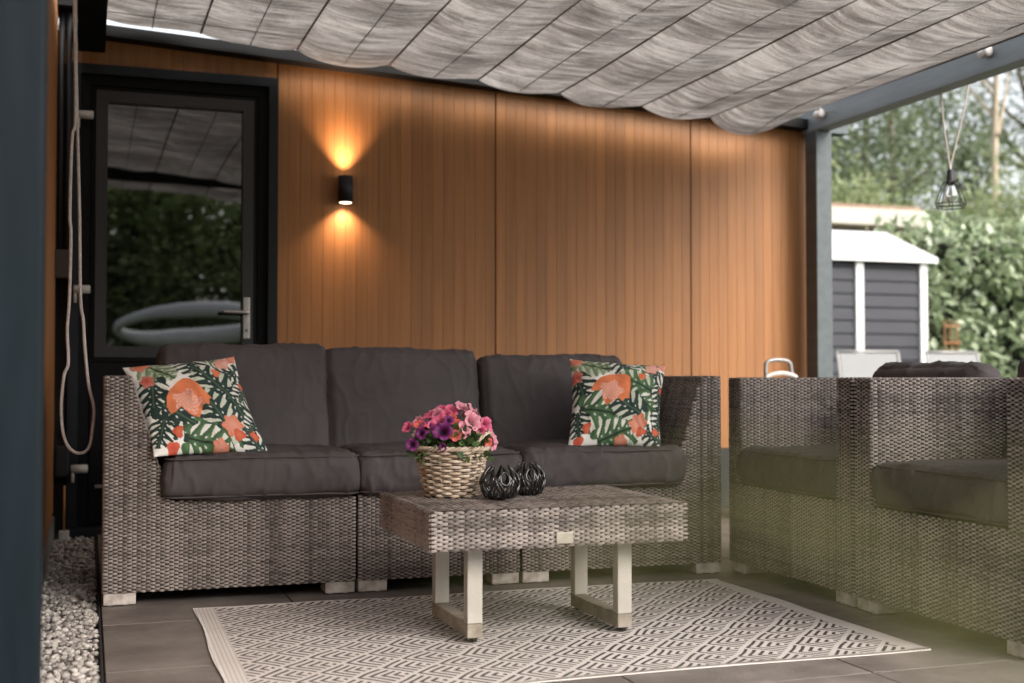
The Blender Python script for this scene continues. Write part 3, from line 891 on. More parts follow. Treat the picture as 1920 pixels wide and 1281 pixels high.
# ------------------------------------------------------------------ cushions
def cushion_mesh(W, D, T, seed, rad=0.05, crown=0.02, wr=0.006, nx=84, ny=60, nz=14, wdir=(1, 1)):
    """soft box, centre at origin, W x D x T"""
    idx = {}
    V = []
    F = []
    def vid(i, j, k_):
        key = (i, j, k_)
        if key not in idx:
            idx[key] = len(V); V.append((i / nx * 2 - 1, j / ny * 2 - 1, k_ / nz * 2 - 1))
        return idx[key]
    for i in range(nx):
        for j in range(ny):
            F.append((vid(i, j, nz), vid(i + 1, j, nz), vid(i + 1, j + 1, nz), vid(i, j + 1, nz)))
            F.append((vid(i, j + 1, 0), vid(i + 1, j + 1, 0), vid(i + 1, j, 0), vid(i, j, 0)))
    for i in range(nx):
        for k_ in range(nz):
            F.append((vid(i, 0, k_), vid(i + 1, 0, k_), vid(i + 1, 0, k_ + 1), vid(i, 0, k_ + 1)))
            F.append((vid(i, ny, k_ + 1), vid(i + 1, ny, k_ + 1), vid(i + 1, ny, k_), vid(i, ny, k_)))
    for j in range(ny):
        for k_ in range(nz):
            F.append((vid(0, j, k_ + 1), vid(0, j + 1, k_ + 1), vid(0, j + 1, k_), vid(0, j, k_)))
            F.append((vid(nx, j, k_), vid(nx, j + 1, k_), vid(nx, j + 1, k_ + 1), vid(nx, j, k_ + 1)))
    A = np.array(V)
    # crowd the rows towards the edges so the rounding is smooth
    A = np.sin(A * PI / 2) * 0.45 + A * 0.55
    h = np.array([W / 2, D / 2, T / 2])
    P = A * h
    rad = min(rad, T / 2 * .96)
    inner = np.clip(P, -(h - rad), h - rad)
    d = P - inner
    n = np.linalg.norm(d, axis=1); n[n == 0] = 1
    cr_ = (1 - A[:, 0] ** 2) * (1 - A[:, 1] ** 2)
    onsurf = d / n[:, None] * rad
    P2 = inner + onsurf
    P2[:, 2] += np.sign(A[:, 2]) * crown * cr_ * (np.abs(A[:, 2]) > .5)
    # sides belly out a touch
    side = (1 - A[:, 2] ** 2)
    P2[:, 0] += np.sign(A[:, 0]) * (np.abs(A[:, 0]) > .97) * 0.008 * side
    P2[:, 1] += np.sign(A[:, 1]) * (np.abs(A[:, 1]) > .97) * 0.012 * side
    Nn = onsurf / rad
    out = np.zeros(len(P2))
    for i_ in range(len(P2)):
        x_, y_, z_ = P2[i_]
        w1 = mn.noise(Vector((x_ * 5 * wdir[0] + seed * 3.1, y_ * 5 * wdir[1], z_ * 7)))
        w2 = mn.noise(Vector((x_ * 22 * wdir[0] + seed, y_ * 9 * wdir[1] + 2.5 * w1, z_ * 7 + seed)))
        w3 = 1 - abs(mn.noise(Vector((x_ * 13 * wdir[0] - seed, y_ * 7 + 1.5 * w1, z_ * 12)))) * 2
        w4 = 1 - abs(mn.noise(Vector((x_ * 30 * wdir[0] + seed * 5, y_ * 6 + 2 * w1, z_ * 6 + 2.0 * w1)))) * 2
        out[i_] = w1 * 1.2 + w2 * 0.40 + max(0, w3) ** 5 * 0.9 + max(0, w4) ** 7 * 0.42 * (1 if abs(A[i_, 2]) < .9 else .45)
    edge = 0.45 + 0.55 * np.maximum(np.abs(A[:, 0]), np.abs(A[:, 1])) ** 3
    P2 += Nn * (wr * out * edge)[:, None]
    me = bpy.data.meshes.new('cushion')
    me.from_pydata(P2.tolist(), [], F); me.update()
    me.shade_smooth()
    return me


def rrect(W, D, z, rad=0.05, n=6, seed=0):
    pts = []
    for cx, cy, a0 in ((W / 2 - rad, D / 2 - rad, 0), (-W / 2 + rad, D / 2 - rad, 90), (-W / 2 + rad, -D / 2 + rad, 180), (W / 2 - rad, -D / 2 + rad, 270)):
        for k_ in range(n + 1):
            a = R(a0 + 90 * k_ / n); pts.append((cx + rad * math.cos(a), cy + rad * math.sin(a), z))
        nx_ = pts[-1]
    P = np.array(pts)
    # fill the straight runs
    out = []
    for i in range(len(P)):
        q = P[(i + 1) % len(P)]
        m_ = max(1, int(np.linalg.norm(q - P[i]) / 0.03))
        for t in range(m_): out.append(P[i] + (q - P[i]) * t / m_)
    out = np.array(out)
    out[:, 2] += [0.003 * mn.noise(Vector((a[0] * 9 + seed, a[1] * 9, 1))) for a in out]
    return out


def cushion(name, label, loc, rot, W, D, T, seed, group, wr=0.0085, crown=0.012, rad=0.034, pipe=True, wdir=(1, 1)):
    t = thing(name, label, 'cushion', loc, 0, group)
    t.rotation_euler = rot
    body = obj('cover', cushion_mesh(W, D, T, seed, rad=rad, wr=wr, crown=crown, wdir=wdir), 'cushion', t)
    if pipe:
        for s_ in (1, -1):
            z = s_ * (T / 2 - rad * 0.30)
            off = -rad * 0.30 + 0.009
            tube('piping', rrect(W + 2 * off, D + 2 * off, z, rad, 6, seed), 0.0034, 'piping', t, 6, closed=True)
    return t


GS = 'charcoal seat cushions on the wicker seats'
GB = 'charcoal back cushions leaning on the wicker seats'
sz = 0.325 + 0.074
cushion('seat_cushion', 'charcoal seat cushion under the left floral pillow, on the left sofa section', (0.548, 4.355, sz), (R(0), 0, R(-.6)), 0.625, 0.60, 0.142, 1, GS)
cushion('seat_cushion', 'charcoal seat cushion behind the flower basket, on the middle sofa section', (1.143, 4.345, sz), (0, 0, R(-.6)), 0.565, 0.60, 0.140, 2, GS)
cushion('seat_cushion', 'charcoal seat cushion under the right floral pillow, on the right sofa section', (1.742, 4.342, sz), (0, 0, R(-.6)), 0.61, 0.60, 0.140, 3, GS)
def back(label, x, y, z, W, H, seed, lean=-14, rz=-.6, T=0.15):
    cushion('back_cushion', label, (x, y, z), (R(90 + lean), 0, R(rz)), W, H, T, seed, GB, wr=0.0065, crown=0.035, rad=0.034, wdir=(1, 1.4), pipe=False)
back('charcoal back cushion behind the left floral pillow', 0.545, 4.625, 0.612, 0.60, 0.44, 11)
back('charcoal back cushion in the middle of the sofa, above the flowers', 1.135, 4.615, 0.603, 0.585, 0.43, 12)
back('charcoal back cushion behind the right floral pillow', 1.745, 4.605, 0.590, 0.595, 0.41, 13)
cushion('seat_cushion', 'charcoal seat cushion in the armchair next to the sofa', (2.555, 3.715, 0.395), (0, 0, R(-90)), 0.60, 0.60, 0.135, 4, GS)
cushion('seat_cushion', 'charcoal seat cushion in the armchair nearest the camera', (2.555, 2.922, 0.395), (0, 0, R(-90)), 0.58, 0.60, 0.135, 5, GS)
cushion('back_cushion', 'rumpled charcoal back cushion showing above the armchair arm, next to the sofa', (2.845, 3.715, 0.572), (R(90 - 12), 0, R(-90)), 0.60, 0.375, 0.15, 14, GB, wr=0.008, pipe=False, crown=0.03, rad=0.05)
cushion('back_cushion', 'charcoal back cushion of the armchair nearest the camera, at the picture edge', (2.835, 2.93, 0.585), (R(90 - 12), 0, R(-90)), 0.58, 0.41, 0.15, 15, GB, wr=0.007, pipe=False, crown=0.03, rad=0.05)


# ------------------------------------------------------------------ printed pillows
def inpoly(x, y, poly):
    ins = np.zeros(x.shape, bool)
    n = len(poly)
    for i in range(n):
        x1, y1 = poly[i]; x2, y2 = poly[(i + 1) % n]
        c = ((y1 > y) != (y2 > y)) & (x < (x2 - x1) * (y - y1) / ((y2 - y1) + 1e-12) + x1)
        ins ^= c
    return ins


def tropical(S, T, variant):
    """flat printed pattern over the unit square (S to the right, T down)"""
    C = np.empty(S.shape + (3,)); C[:] = (0.74, 0.71, 0.66)
    r_ = np.random.RandomState(3)
    def leaf(cx, cy, ang, size, base, rib, slit, ph=0):
        a = math.radians(ang)
        dx, dy = S - cx, T - cy
        x = (dx * math.cos(a) + dy * math.sin(a)) / size + 0.42
        y = (-dx * math.sin(a) + dy * math.cos(a)) / size
        xc = np.clip(x, 0, 1)
        wd = 1.02 * xc ** 0.40 * (1 - xc) ** 0.58 * (1 - .10 * np.abs(np.sin((x - 0.55 * np.abs(y)) * 4.2 * PI + ph * PI)))
        back = (x > -.16) & (x <= .1) & (np.abs(y) > .08) & (np.abs(y) < .33) & ((x + .0) > -.16 + (np.abs(y) - .2) ** 2 * 6)
        ins = ((x > 0) & (x < 1) & (np.abs(y) < wd)) | back
        sc = (x - 0.55 * np.abs(y)) * 4.2 + ph
        fr = sc - np.floor(sc)
        rel = np.abs(y) / np.maximum(wd, .05)
        slot = (np.abs(fr - .5) < (0.08 + 0.19 * np.sin(np.clip((rel - .25) / .75, 0, 1) * 2.2))) & (rel > .26) & (x > .03)
        shade = 0.8 + 0.35 * np.sin(sc * 2 * PI) * .5 + .15 * np.clip(y * 2, -1, 1)
        for c_ in range(3):
            C[..., c_] = np.where(ins & ~slot, base[c_] * shade, C[..., c_])
        ins2 = ins & slot & (rel < .86) & slit[1]
        for c_ in range(3): C[..., c_] = np.where(ins2, slit[0][c_], C[..., c_])
        mid = ins & (np.abs(y) < .022)
        for c_ in range(3): C[..., c_] = np.where(mid, rib[c_], C[..., c_])
        dots = ins & (np.abs(y) < .2) & (np.abs(fr - .0) < .18) & (np.abs(np.abs(y) - .085) < .022)
        for c_ in range(3): C[..., c_] = np.where(dots, 0.55, C[..., c_])
    dk = (0.014, 0.036, 0.028); md = (0.070, 0.150, 0.060); lt = (0.22, 0.30, 0.16)
    lg = (0.34, 0.40, 0.26)
    L1 = [(0.22, 0.12, 20, .34, lt), (0.55, 0.12, 60, .30, dk), (0.86, 0.22, 130, .26, dk), (0.70, .36, 200, .40, md),
          (0.10, 0.42, 70, .34, dk), (0.30, 0.68, 10, .44, md), (0.62, 0.78, 100, .42, md), (0.84, .60, 30, .34, md),
          (0.08, .78, 80, .26, dk), (0.60, .62, 210, .36, dk), (0.46, .93, -20, .36, md), (0.92, .92, 200, .26, dk), 
          (0.80, 0.05, 0, .20, md), (0.97, .42, 90, .24, dk), (0.98, .72, 100, .24, dk)]
    if variant == 1:
        L1 = [(x_ * .96 + .03, y_ + .02, a_ + 35, s_, dk if c_ is md and i_ % 2 else c_) for i_, (x_, y_, a_, s_, c_) in enumerate(L1)]
    for i_, (x_, y_, a_, s_, c_) in enumerate(L1):
        leaf(x_, y_, a_, s_ * 1.06, c_, (0.01, 0.02, 0.012) if c_ is not dk else (0.05, .09, .05), ((.50, .52, .42), True) if i_ % 3 == 0 else ((0.66, .65, .58), True), i_ * .37)
    def blossom(cx, cy, rr, col1, col2, n=5, ph=0, asp=1.0):
        dx, dy = S - cx, (T - cy) / asp
        th = np.arctan2(dy, dx); d = np.hypot(dx, dy)
        edge = rr * .80 * (.86 + .14 * np.cos(n * th + ph) + .09 * np.cos(2 * th + 1 + ph))
        ins = d < edge
        k = np.clip(d / rr, 0, 1)
        st = 0.5 + 0.5 * np.cos(th * 15 + d * 60)
        for c_ in range(3):
            v = col2[c_] * (1 - k) + col1[c_] * k
            C[..., c_] = np.where(ins, v * (0.85 + .2 * st), C[..., c_])
    cor = (0.62, 0.155, 0.065); pk = (0.66, 0.30, 0.22); rd = (0.50, 0.05, 0.035)
    for (x_, y_, rr, c1, c2, n, ph) in [(0.06, .05, .10, pk, cor, 4, 0), (0.85, .10, .11, pk, (0.7, .35, .28), 5, 1), (0.74, .25, .065, cor, cor, 3, 1), (0.05, .26, .10, pk, rd, 5, 2),
                                        (0.18, .84, .07, rd, cor, 3, 2), (0.72, .80, .13, cor, pk, 6, .5), (0.76, .88, .075, rd, cor, 3, 0), (0.10, .97, .08, cor, rd, 3, 1),
                                        (0.97, .04, .08, cor, pk, 3, 2), (0.93, .86, .06, rd, cor, 4, 0), (0.55, .985, .09, cor, pk, 5, 0), (0.99, .36, .05, rd, cor, 3, 0)]:
        if variant == 1: x_, y_ = (x_ * .9 + .08, y_)
        blossom(x_, y_, rr, c1, c2, n, ph)
    big = np.array([(365, 590), (405, 500), (480, 430), (600, 372), (700, 365), (790, 362), (850, 400), (862, 500), (855, 600), (850, 685), (800, 690), (765, 735), (720, 690), (650, 735), (570, 778), (525, 700), (512, 620), (520, 590), (440, 597)], float)
    big = (big - (130, 90)) / (1180, 1090)
    if variant == 1:
        c0 = big.mean(0); a = R(-30); d = big - c0
        big = np.stack([d[:, 0] * math.cos(a) - d[:, 1] * math.sin(a), d[:, 0] * math.sin(a) + d[:, 1] * math.cos(a)], -1) * .98 + c0 + (-.02, .10)
    ins = inpoly(S, T, big.tolist())
    cen = big.mean(0) + (-0.02, 0.02)
    dx, dy = S - cen[0], T - cen[1]; d = np.hypot(dx, dy); th = np.arctan2(dy, dx)
    o1 = np.array((0.68, 0.19, 0.075))
    for c_ in range(3): C[..., c_] = np.where(ins, o1[c_] * (0.95 + .1 * np.sin(th * 5 + d * 20)), C[..., c_])
    ic = ins & (d < .115 + .02 * np.cos(5 * th))
    pv = 0.5 + 0.5 * np.sin(th * 12 + d * 110) * np.cos(th * 5 - d * 70)
    for c_, (a, b) in enumerate(((.66, .72), (.20, .42), (.12, .32))):
        C[..., c_] = np.where(ic, a + (b - a) * pv, C[..., c_])
    C *= 1.0
    return C


def pillow(label, corners, thick, seed, variant):
    """corners: top-left, top-right, bottom-right, bottom-left in metres"""
    TL, TR, BR, BL = [np.array(c, float) for c in corners]
    n = 190
    g_ = np.linspace(0, 1, n)
    S, T = np.meshgrid(g_, g_)
    a, b = S * 2 - 1, T * 2 - 1
    pin = 0.055
    S2 = .5 + (S - .5) * (1 - pin * (1 - b ** 2) * np.abs(a) ** 2 * 1.5); T2 = .5 + (T - .5) * (1 - pin * (1 - a ** 2) * np.abs(b) ** 2 * 1.5)
    P = ((1 - T2)[..., None] * ((1 - S2)[..., None] * TL + S2[..., None] * TR) + T2[..., None] * ((1 - S2)[..., None] * BL + S2[..., None] * BR))
    Nn = np.cross(BL - TL, TR - TL); Nn /= np.linalg.norm(Nn)    # towards the viewer
    prof = np.clip((1 - a ** 2), 0, 1) ** .55 * np.clip((1 - b ** 2), 0, 1) ** .55
    W = np.zeros_like(S)
    for i in range(0, n):
        for j in range(0, n):
            w1 = mn.noise(Vector((S[i, j] * 4 + seed, T[i, j] * 4, seed)))
            # creases fan out from the corners
            W[i, j] = w1 * .6 + .5 * mn.noise(Vector((S[i, j] * 9 + 3 * w1, T[i, j] * 9, seed + 4)))
    h = thick / 2 * prof + 0.014 * W * np.clip(prof * 3, 0, 1)
    front = P + h[..., None] * Nn; backp = P - (thick / 2 * prof)[..., None] * Nn
    ee = 0.004 * np.sin(S * 90 + T * 70)
    c = (TL + TR + BR + BL) / 4
    V = np.vstack([front.reshape(-1, 3), backp.reshape(-1, 3)]) - c
    q = np.arange(n - 1)[:, None] * n + np.arange(n - 1)[None]
    F1 = np.stack([q, q + n, q + n + 1, q + 1], -1).reshape(-1, 4)
    F2 = np.stack([q, q + 1, q + n + 1, q + n], -1).reshape(-1, 4) + n * n
    C = tropical(S, T, variant).reshape(-1, 3)
    me = fast_mesh('floral_pillow', V, np.vstack([F1, F2]), {'print': ('C', np.vstack([C, C]))})
    bm = bmesh.new(); bm.from_mesh(me); bmesh.ops.remove_doubles(bm, verts=bm.verts, dist=0.0002); bm.to_mesh(me); bm.free()
    o = obj('floral_pillow', me, 'print', None, smooth=True, loc=tuple(c))
    tag(o, label, 'pillow', 'tropical print pillows on the sofa')
    return o


pillow('tropical print pillow leaning in the left corner of the sofa, tilted clockwise',
       [(0.108, 4.32, 0.752), (0.478, 4.36, 0.792), (0.575, 4.16, 0.462), (0.198, 4.04, 0.470)], 0.135, 3, 1)
pillow('upright tropical print pillow at the right end of the sofa',
       [(1.728, 4.37, 0.790), (2.085, 4.27, 0.765), (1.965, 4.07, 0.462), (1.628, 4.14, 0.462)], 0.14, 8, 0)

# ------------------------------------------------------------------ rug
rug_p = thing('rug', 'cream outdoor rug with rows of dark nested chevrons under the coffee table', 'rug', (0.305, 2.765, 0.0), R(-0.6))
nx, ny = 150, 90
gx = np.linspace(0, 1.80, nx); gy = np.linspace(0, 1.19, ny)
X_, Y_ = np.meshgrid(gx, gy)
Z_ = np.full_like(X_, 0.0042)
for i in range(ny):
    for j in range(nx):
        Z_[i, j] += 0.0034 * max(0, mn.noise(Vector((X_[i, j] * 3, Y_[i, j] * 5, 3)))) + (0.002 * (1 + mn.noise(Vector((X_[i, j] * 4, 0, 9)))) if (i < 2 or i > ny - 3) else 0)
Xw = X_ + 0.004 * np.sin(Y_ * 9) * (np.abs(X_ - .9) > .88)
Yw = Y_ + 0.005 * np.sin(X_ * 6 + 1)
top = np.stack([Xw, Yw, Z_], -1).reshape(-1, 3); bot = top.copy(); bot[:, 2] = 0.0018
q = np.arange(ny - 1)[:, None] * nx + np.arange(nx - 1)[None]
F1 = np.stack([q, q + 1, q + nx + 1, q + nx], -1).reshape(-1, 4)
ring = list(range(nx)) + [i * nx + nx - 1 for i in range(1, ny)] + [(ny - 1) * nx + j for j in range(nx - 2, -1, -1)] + [i * nx for i in range(ny - 2, 0, -1)]
ring = np.array(ring); r2 = np.roll(ring, -1)
F3 = np.stack([ring, ring + nx * ny, r2 + nx * ny, r2], -1)
obj('woven_mat', fast_mesh('woven_mat', np.vstack([top, bot]), np.vstack([F1, F1[:, ::-1] + nx * ny, F3[:, ::-1]])), 'rug', rug_p, smooth=False)

# ------------------------------------------------------------------ coffee table
tb = thing('coffee_table', 'low wicker coffee table on two beige U shaped legs, standing on the rug', 'table', (0.84, 3.10, 0), 0)
TW, TD, TH, TB = 0.735, 0.57, 0.371, 0.268
bm = bmesh.new(); box_bm(bm, .002, TW - .002, .002, TD - .002, TB, TH - .002)
obj('wicker_top', bm, 'weave_back', tb)
weave([((0, 0, TB), AX, AZ, (0, -1, 0), TW, TH - TB, None),
       ((0, TD, TB), (0, -1, 0), AZ, (-1, 0, 0), TD, TH - TB, None),
       ((TW, 0, TB), AY, AZ, (1, 0, 0), TD, TH - TB, None),
       ((TW, TD, TB), (-1, 0, 0), AZ, (0, 1, 0), TW, TH - TB, None),
       ], 'wicker_weave', tb, pu=0.0148, pv=0.0057, amp=0.0034, seed=9, fu=0.74, fv=0.58)
weave([((0, 0, TH), AX, AY, AZ, TW, TD, None)], 'wicker_weave', tb, pu=0.017, pv=0.0095, amp=0.0048, seed=12, fu=0.70, fv=0.52, rv=2.6)
box('blank_tag', (0.345, 0.392, -0.0085, -0.0045, 0.276, 0.306), M('pale_tag', (0.34, 0.31, 0.25), 0.35, 0.1, 60), tb, 0.002)
for x_ in (0.130, 0.570):
    for y_ in (0.10, 0.425):
        box('leg', (x_, x_ + .043, y_, y_ + .036, 0.0205 + .0365, TB - .001), 'table_leg', tb, 0.003)
    box('floor_bar', (x_, x_ + .043, 0.10, 0.461, 0.0185, 0.056), 'muddy_bar', tb, 0.003)
    for y_ in (0.118, 0.443):
        lathe('glide', [(0.011, 0.0085), (0.012, 0.0186)], 'black', tb, 12, (x_ + .0215, y_, 0))

# ------------------------------------------------------------------ flower basket
BZ = TH + 0.0035
bk = thing('basket', 'round pale willow basket with a loop handle on the coffee table', 'basket', (1.003, 3.47, BZ))
def Rb(z): return 0.0715 + 0.031 * (z / 0.14) ** 0.9
nst = 20
rows = 16
for r_i in range(rows):
    z = 0.006 + r_i * 0.0083
    th = np.linspace(0, 2 * PI, 272, endpoint=False)
    ph = PI * r_i
    wob = 0.0010 * np.sin(th * 3 + r_i)
    amp_ = 0.0038
    rr_ = Rb(z) + amp_ * np.sin(nst / 2 * th + ph) + wob
    path = np.stack([rr_ * np.cos(th), rr_ * np.sin(th), z + 0.0010 * np.sin(th * 2 + r_i)], -1)
    th_r = 0.0036 + 0.0004 * np.sin(th * 5 + r_i * 3) + 0.0014 * np.sin(nst / 2 * th + ph)
    tube('withy', path, th_r, 'willow', bk, 7, closed=True)
paths = []
for k_ in range(nst):
    a = 2 * PI * k_ / nst
    paths.append([(Rb(z) * math.cos(a), Rb(z) * math.sin(a), z) for z in (0, .05, .1, .137)])
tubes('stakes', paths, 0.0026, 'willow', bk)
for q_ in range(3):
    th = np.linspace(0, 2 * PI, 200, endpoint=False)
    hl = th * 13 + q_ * 2 * PI / 3
    path = np.stack([(Rb(.142) + .0025 + .0045 * np.cos(hl)) * np.cos(th), (Rb(.142) + .0025 + .0045 * np.cos(hl)) * np.sin(th), .141 + .0045 * np.sin(hl)], -1)
    tube('rim_strand', path, 0.0038, 'willow', bk, 7, closed=True)
lathe('liner', [(0.064, 0.004), (0.086, 0.118), (0.088, 0.128), (0.060, 0.124)], 'soil', bk, 28)
for a0 in (R(-38), R(140)):
    for q_ in range(2):
        pth = []
        for t in np.linspace(0, 1, 40):
            a = a0 + R(34) * (t - .5) * 2
            rr_ = 0.104 + 0.012 * math.sin(PI * t)
            z = 0.135 + 0.052 * math.sin(PI * t) ** .8 if 0 < t < 1 else 0.128
            hl = t * 22 + q_ * PI
            pth.append(((rr_ + .0028 * math.cos(hl)) * math.cos(a), (rr_ + .0028 * math.cos(hl)) * math.sin(a), z + .0028 * math.sin(hl)))
        tube('handle', pth, 0.0031, 'willow', bk, 7)

# petunias
pet = thing('petunia_plant', 'pink, coral and purple petunias growing out of the willow basket', 'flowers', (1.003, 3.47, BZ + .12))
def petunia_mesh(name, lip, mid, eye, vein):
    n, m_ = 40, 9
    V, C = [], []
    for i in range(m_):
        t = i / (m_ - 1)
        for k_ in range(n):
            a = 2 * PI * k_ / n
            lobe = 1 - 0.15 * abs(math.cos(2.5 * a)) ** 7 * t
            r_ = (0.10 + 0.90 * t ** 0.8) * lobe
            z = -0.75 * (1 - t) ** 3.2 + 0.05 * math.sin(10 * a) * t * t + 0.10 * math.sin(5 * a + .7) * t * t - 0.12 * max(0, t - .7)
            V.append((r_ * math.cos(a), r_ * math.sin(a), z))
            vv = 0.5 + 0.5 * math.cos(5 * a)
            c = np.array(eye) * (1 - min(1, t * 3)) + np.array(mid) * max(0, min(1, t * 3)) * (1 - t) + np.array(lip) * t * min(1, t * 3)
            c = c * (1 - vein * (vv ** 8) * (1 - t * .6))
            C.append(c)
    F = [(i * n + k_, i * n + (k_ + 1) % n, (i + 1) * n + (k_ + 1) % n, (i + 1) * n + k_) for i in range(m_ - 1) for k_ in range(n)]
    # trumpet tube behind
    o0 = len(V)
    for i in range(4):
        t = i / 3
        for k_ in range(n):
            a = 2 * PI * k_ / n; r_ = 0.13 * (1 - .45 * t)
            V.append((r_ * math.cos(a), r_ * math.sin(a), -0.83 - 0.55 * t)); C.append(np.array(lip) * .7 * (1 - t) + np.array((.10, .16, .05)) * t)
    F += [(o0 + i * n + k_, o0 + i * n + (k_ + 1) % n, o0 + (i + 1) * n + (k_ + 1) % n, o0 + (i + 1) * n + k_) for i in range(3) for k_ in range(n)]
    me = fast_mesh(name, V, F, {'print': ('C', np.clip(np.array(C), 0, 1))})
    me.materials.append(MAT['petal']); me.shade_smooth()
    return me
PM = {
    'p': petunia_mesh('petunia_flower', (0.70, 0.14, 0.26), (0.62, 0.09, 0.18), (0.22, 0.02, 0.06), .25),
    'l': petunia_mesh('petunia_flower', (0.74, 0.33, 0.39), (0.66, 0.22, 0.30), (0.24, 0.02, 0.06), .25),
    'c': petunia_mesh('petunia_flower', (0.66, 0.10, 0.10), (0.66, 0.14, 0.10), (0.55, 0.25, 0.08), .2),
    'v': petunia_mesh('petunia_flower', (0.20, 0.018, 0.15), (0.10, 0.008, 0.075), (0.015, 0.002, 0.02), .35),
}
fl = [('l', 0.021, 0.0416, 0.03, 0.1407), ('l', 0.022, 0.0693, 0.01, 0.1302), ('l', 0.028, 0.0508, -0.05, 0.1015), ('l', 0.022, 0.0214, -0.07, 0.081), ('p', 0.024, 0.0975, -0.03, 0.0843), ('l', 0.021, 0.1186, -0.03, 0.0547), ('l', 0.018, 0.1232, -0.02, 0.0301), ('p', 0.017, -0.1335, 0.0, 0.0835), ('c', 0.018, -0.1059, -0.04, 0.0912), ('l', 0.016, -0.1005, 0.01, 0.1033), ('p', 0.019, 0.0107, 0.03, 0.1302), ('p', 0.02, -0.0656, 0.02, 0.1159), ('l', 0.02, -0.0402, 0.03, 0.1226), ('p', 0.024, -0.0463, -0.03, 0.1032), ('p', 0.019, -0.0154, 0.0, 0.1187), ('c', 0.018, 0.0027, -0.05, 0.0902), ('c', 0.017, -0.0115, -0.08, 0.0602), ('c', 0.012, 0.0935, -0.06, 0.0374), ('c', 0.015, -0.0037, -0.02, 0.1085), ('v', 0.026, -0.0508, -0.085, 0.074), ('v', 0.018, -0.0884, -0.05, 0.0835), ('v', 0.016, -0.1084, -0.06, 0.0673), ('v', 0.017, -0.1287, -0.04, 0.0342), ('v', 0.012, -0.055, -0.1, 0.0275), ('v', 0.014, -0.0214, -0.05, 0.1028), ('l', 0.018, 0.0817, 0.0, 0.1196), ('p', 0.015, -0.0708, -0.05, 0.0859), ('l', 0.014, 0.009, -0.075, 0.0597), ('p', 0.017, 0.0744, -0.05, 0.0748), ('p', 0.017, 0.0603, 0.05, 0.1198), ('p', 0.016, -0.0185, 0.05, 0.134), ('l', 0.016, 0.1021, 0.02, 0.1013)]   # kind, radius, place relative to the plant
for (kd, sc, px_, py_, pz_) in fl:
    o = bpy.data.objects.new('petunia_flower', PM[kd]); place(o, pet)
    loc = Vector((px_, py_, pz_))
    o.location = loc
    dirv = Vector((loc.x * 1.0, loc.y * 1.0 - .075, loc.z * .75 - .01)).normalized()
    dirv = (dirv + Vector((rnd.uniform(-.4, .4), rnd.uniform(-.4, .3), rnd.uniform(-.3, .45)))).normalized()
    o.rotation_euler = (dirv.to_track_quat('Z', 'Y') @ __import__('mathutils').Quaternion((0, 0, 1), rnd.uniform(0, 6))).to_euler()
    o.scale = (sc * 1.18, sc * 1.18 * rnd.uniform(.8, 1), sc * rnd.uniform(.9, 1.3))
lf = []
Vl, Fl, Tl = [], [], []
for i in range(560):
    a = rs.uniform(0, 2 * PI); e = rs.uniform(-.15, 1.2); rr_ = rs.uniform(.5, 1.0)
    c = np.array([math.cos(a) * math.cos(e) * .114, math.sin(a) * math.cos(e) * .108, math.sin(e) * .094]) * rr_
    c[2] += 0.005
    d = c / (np.linalg.norm(c) + 1e-6) + rs.normal(0, .5, 3); d /= np.linalg.norm(d)
    s_ = np.cross(d, rs.normal(0, 1, 3)); s_ /= np.linalg.norm(s_); n_ = np.cross(d, s_)
    ln, wd = rs.uniform(.016, .030), rs.uniform(.005, .009)
    o0 = len(Vl)
    for (t, ww) in ((0, .25), (.35, 1), (.7, .85), (1, .05)):
        cc = c + d * ln * t + n_ * (-.35 * t * t * ln)
        Vl += [cc - s_ * wd * ww + n_ * .0015, cc, cc + s_ * wd * ww + n_ * .0015]
    for k_ in range(3):
        for q_ in range(2): Fl.append((o0 + k_ * 3 + q_, o0 + k_ * 3 + q_ + 1, o0 + k_ * 3 + q_ + 4, o0 + k_ * 3 + q_ + 3))
    Tl += [rs.uniform()] * 12
tag(obj('foliage', fast_mesh('foliage', Vl, Fl, {'tint': ('F', Tl)}), 'petunia_leaf', pet, smooth=True), kind='stuff')
sp = []
for o in [c for c in pet.children if c.name.startswith('petunia')]:
    l_ = np.array(o.location); r0 = np.array([l_[0] * .3, l_[1] * .3, 0.0])
    d_ = np.array((o.rotation_euler.to_matrix() @ Vector((0, 0, 1)))[:])
    sp.append(catmull([r0, (r0 + l_) / 2 + (0, 0, .008), l_ - d_ * 1.3 * o.scale[0]], 5))
tubes('stems', sp, 0.0012, 'petunia_leaf', pet, 5)

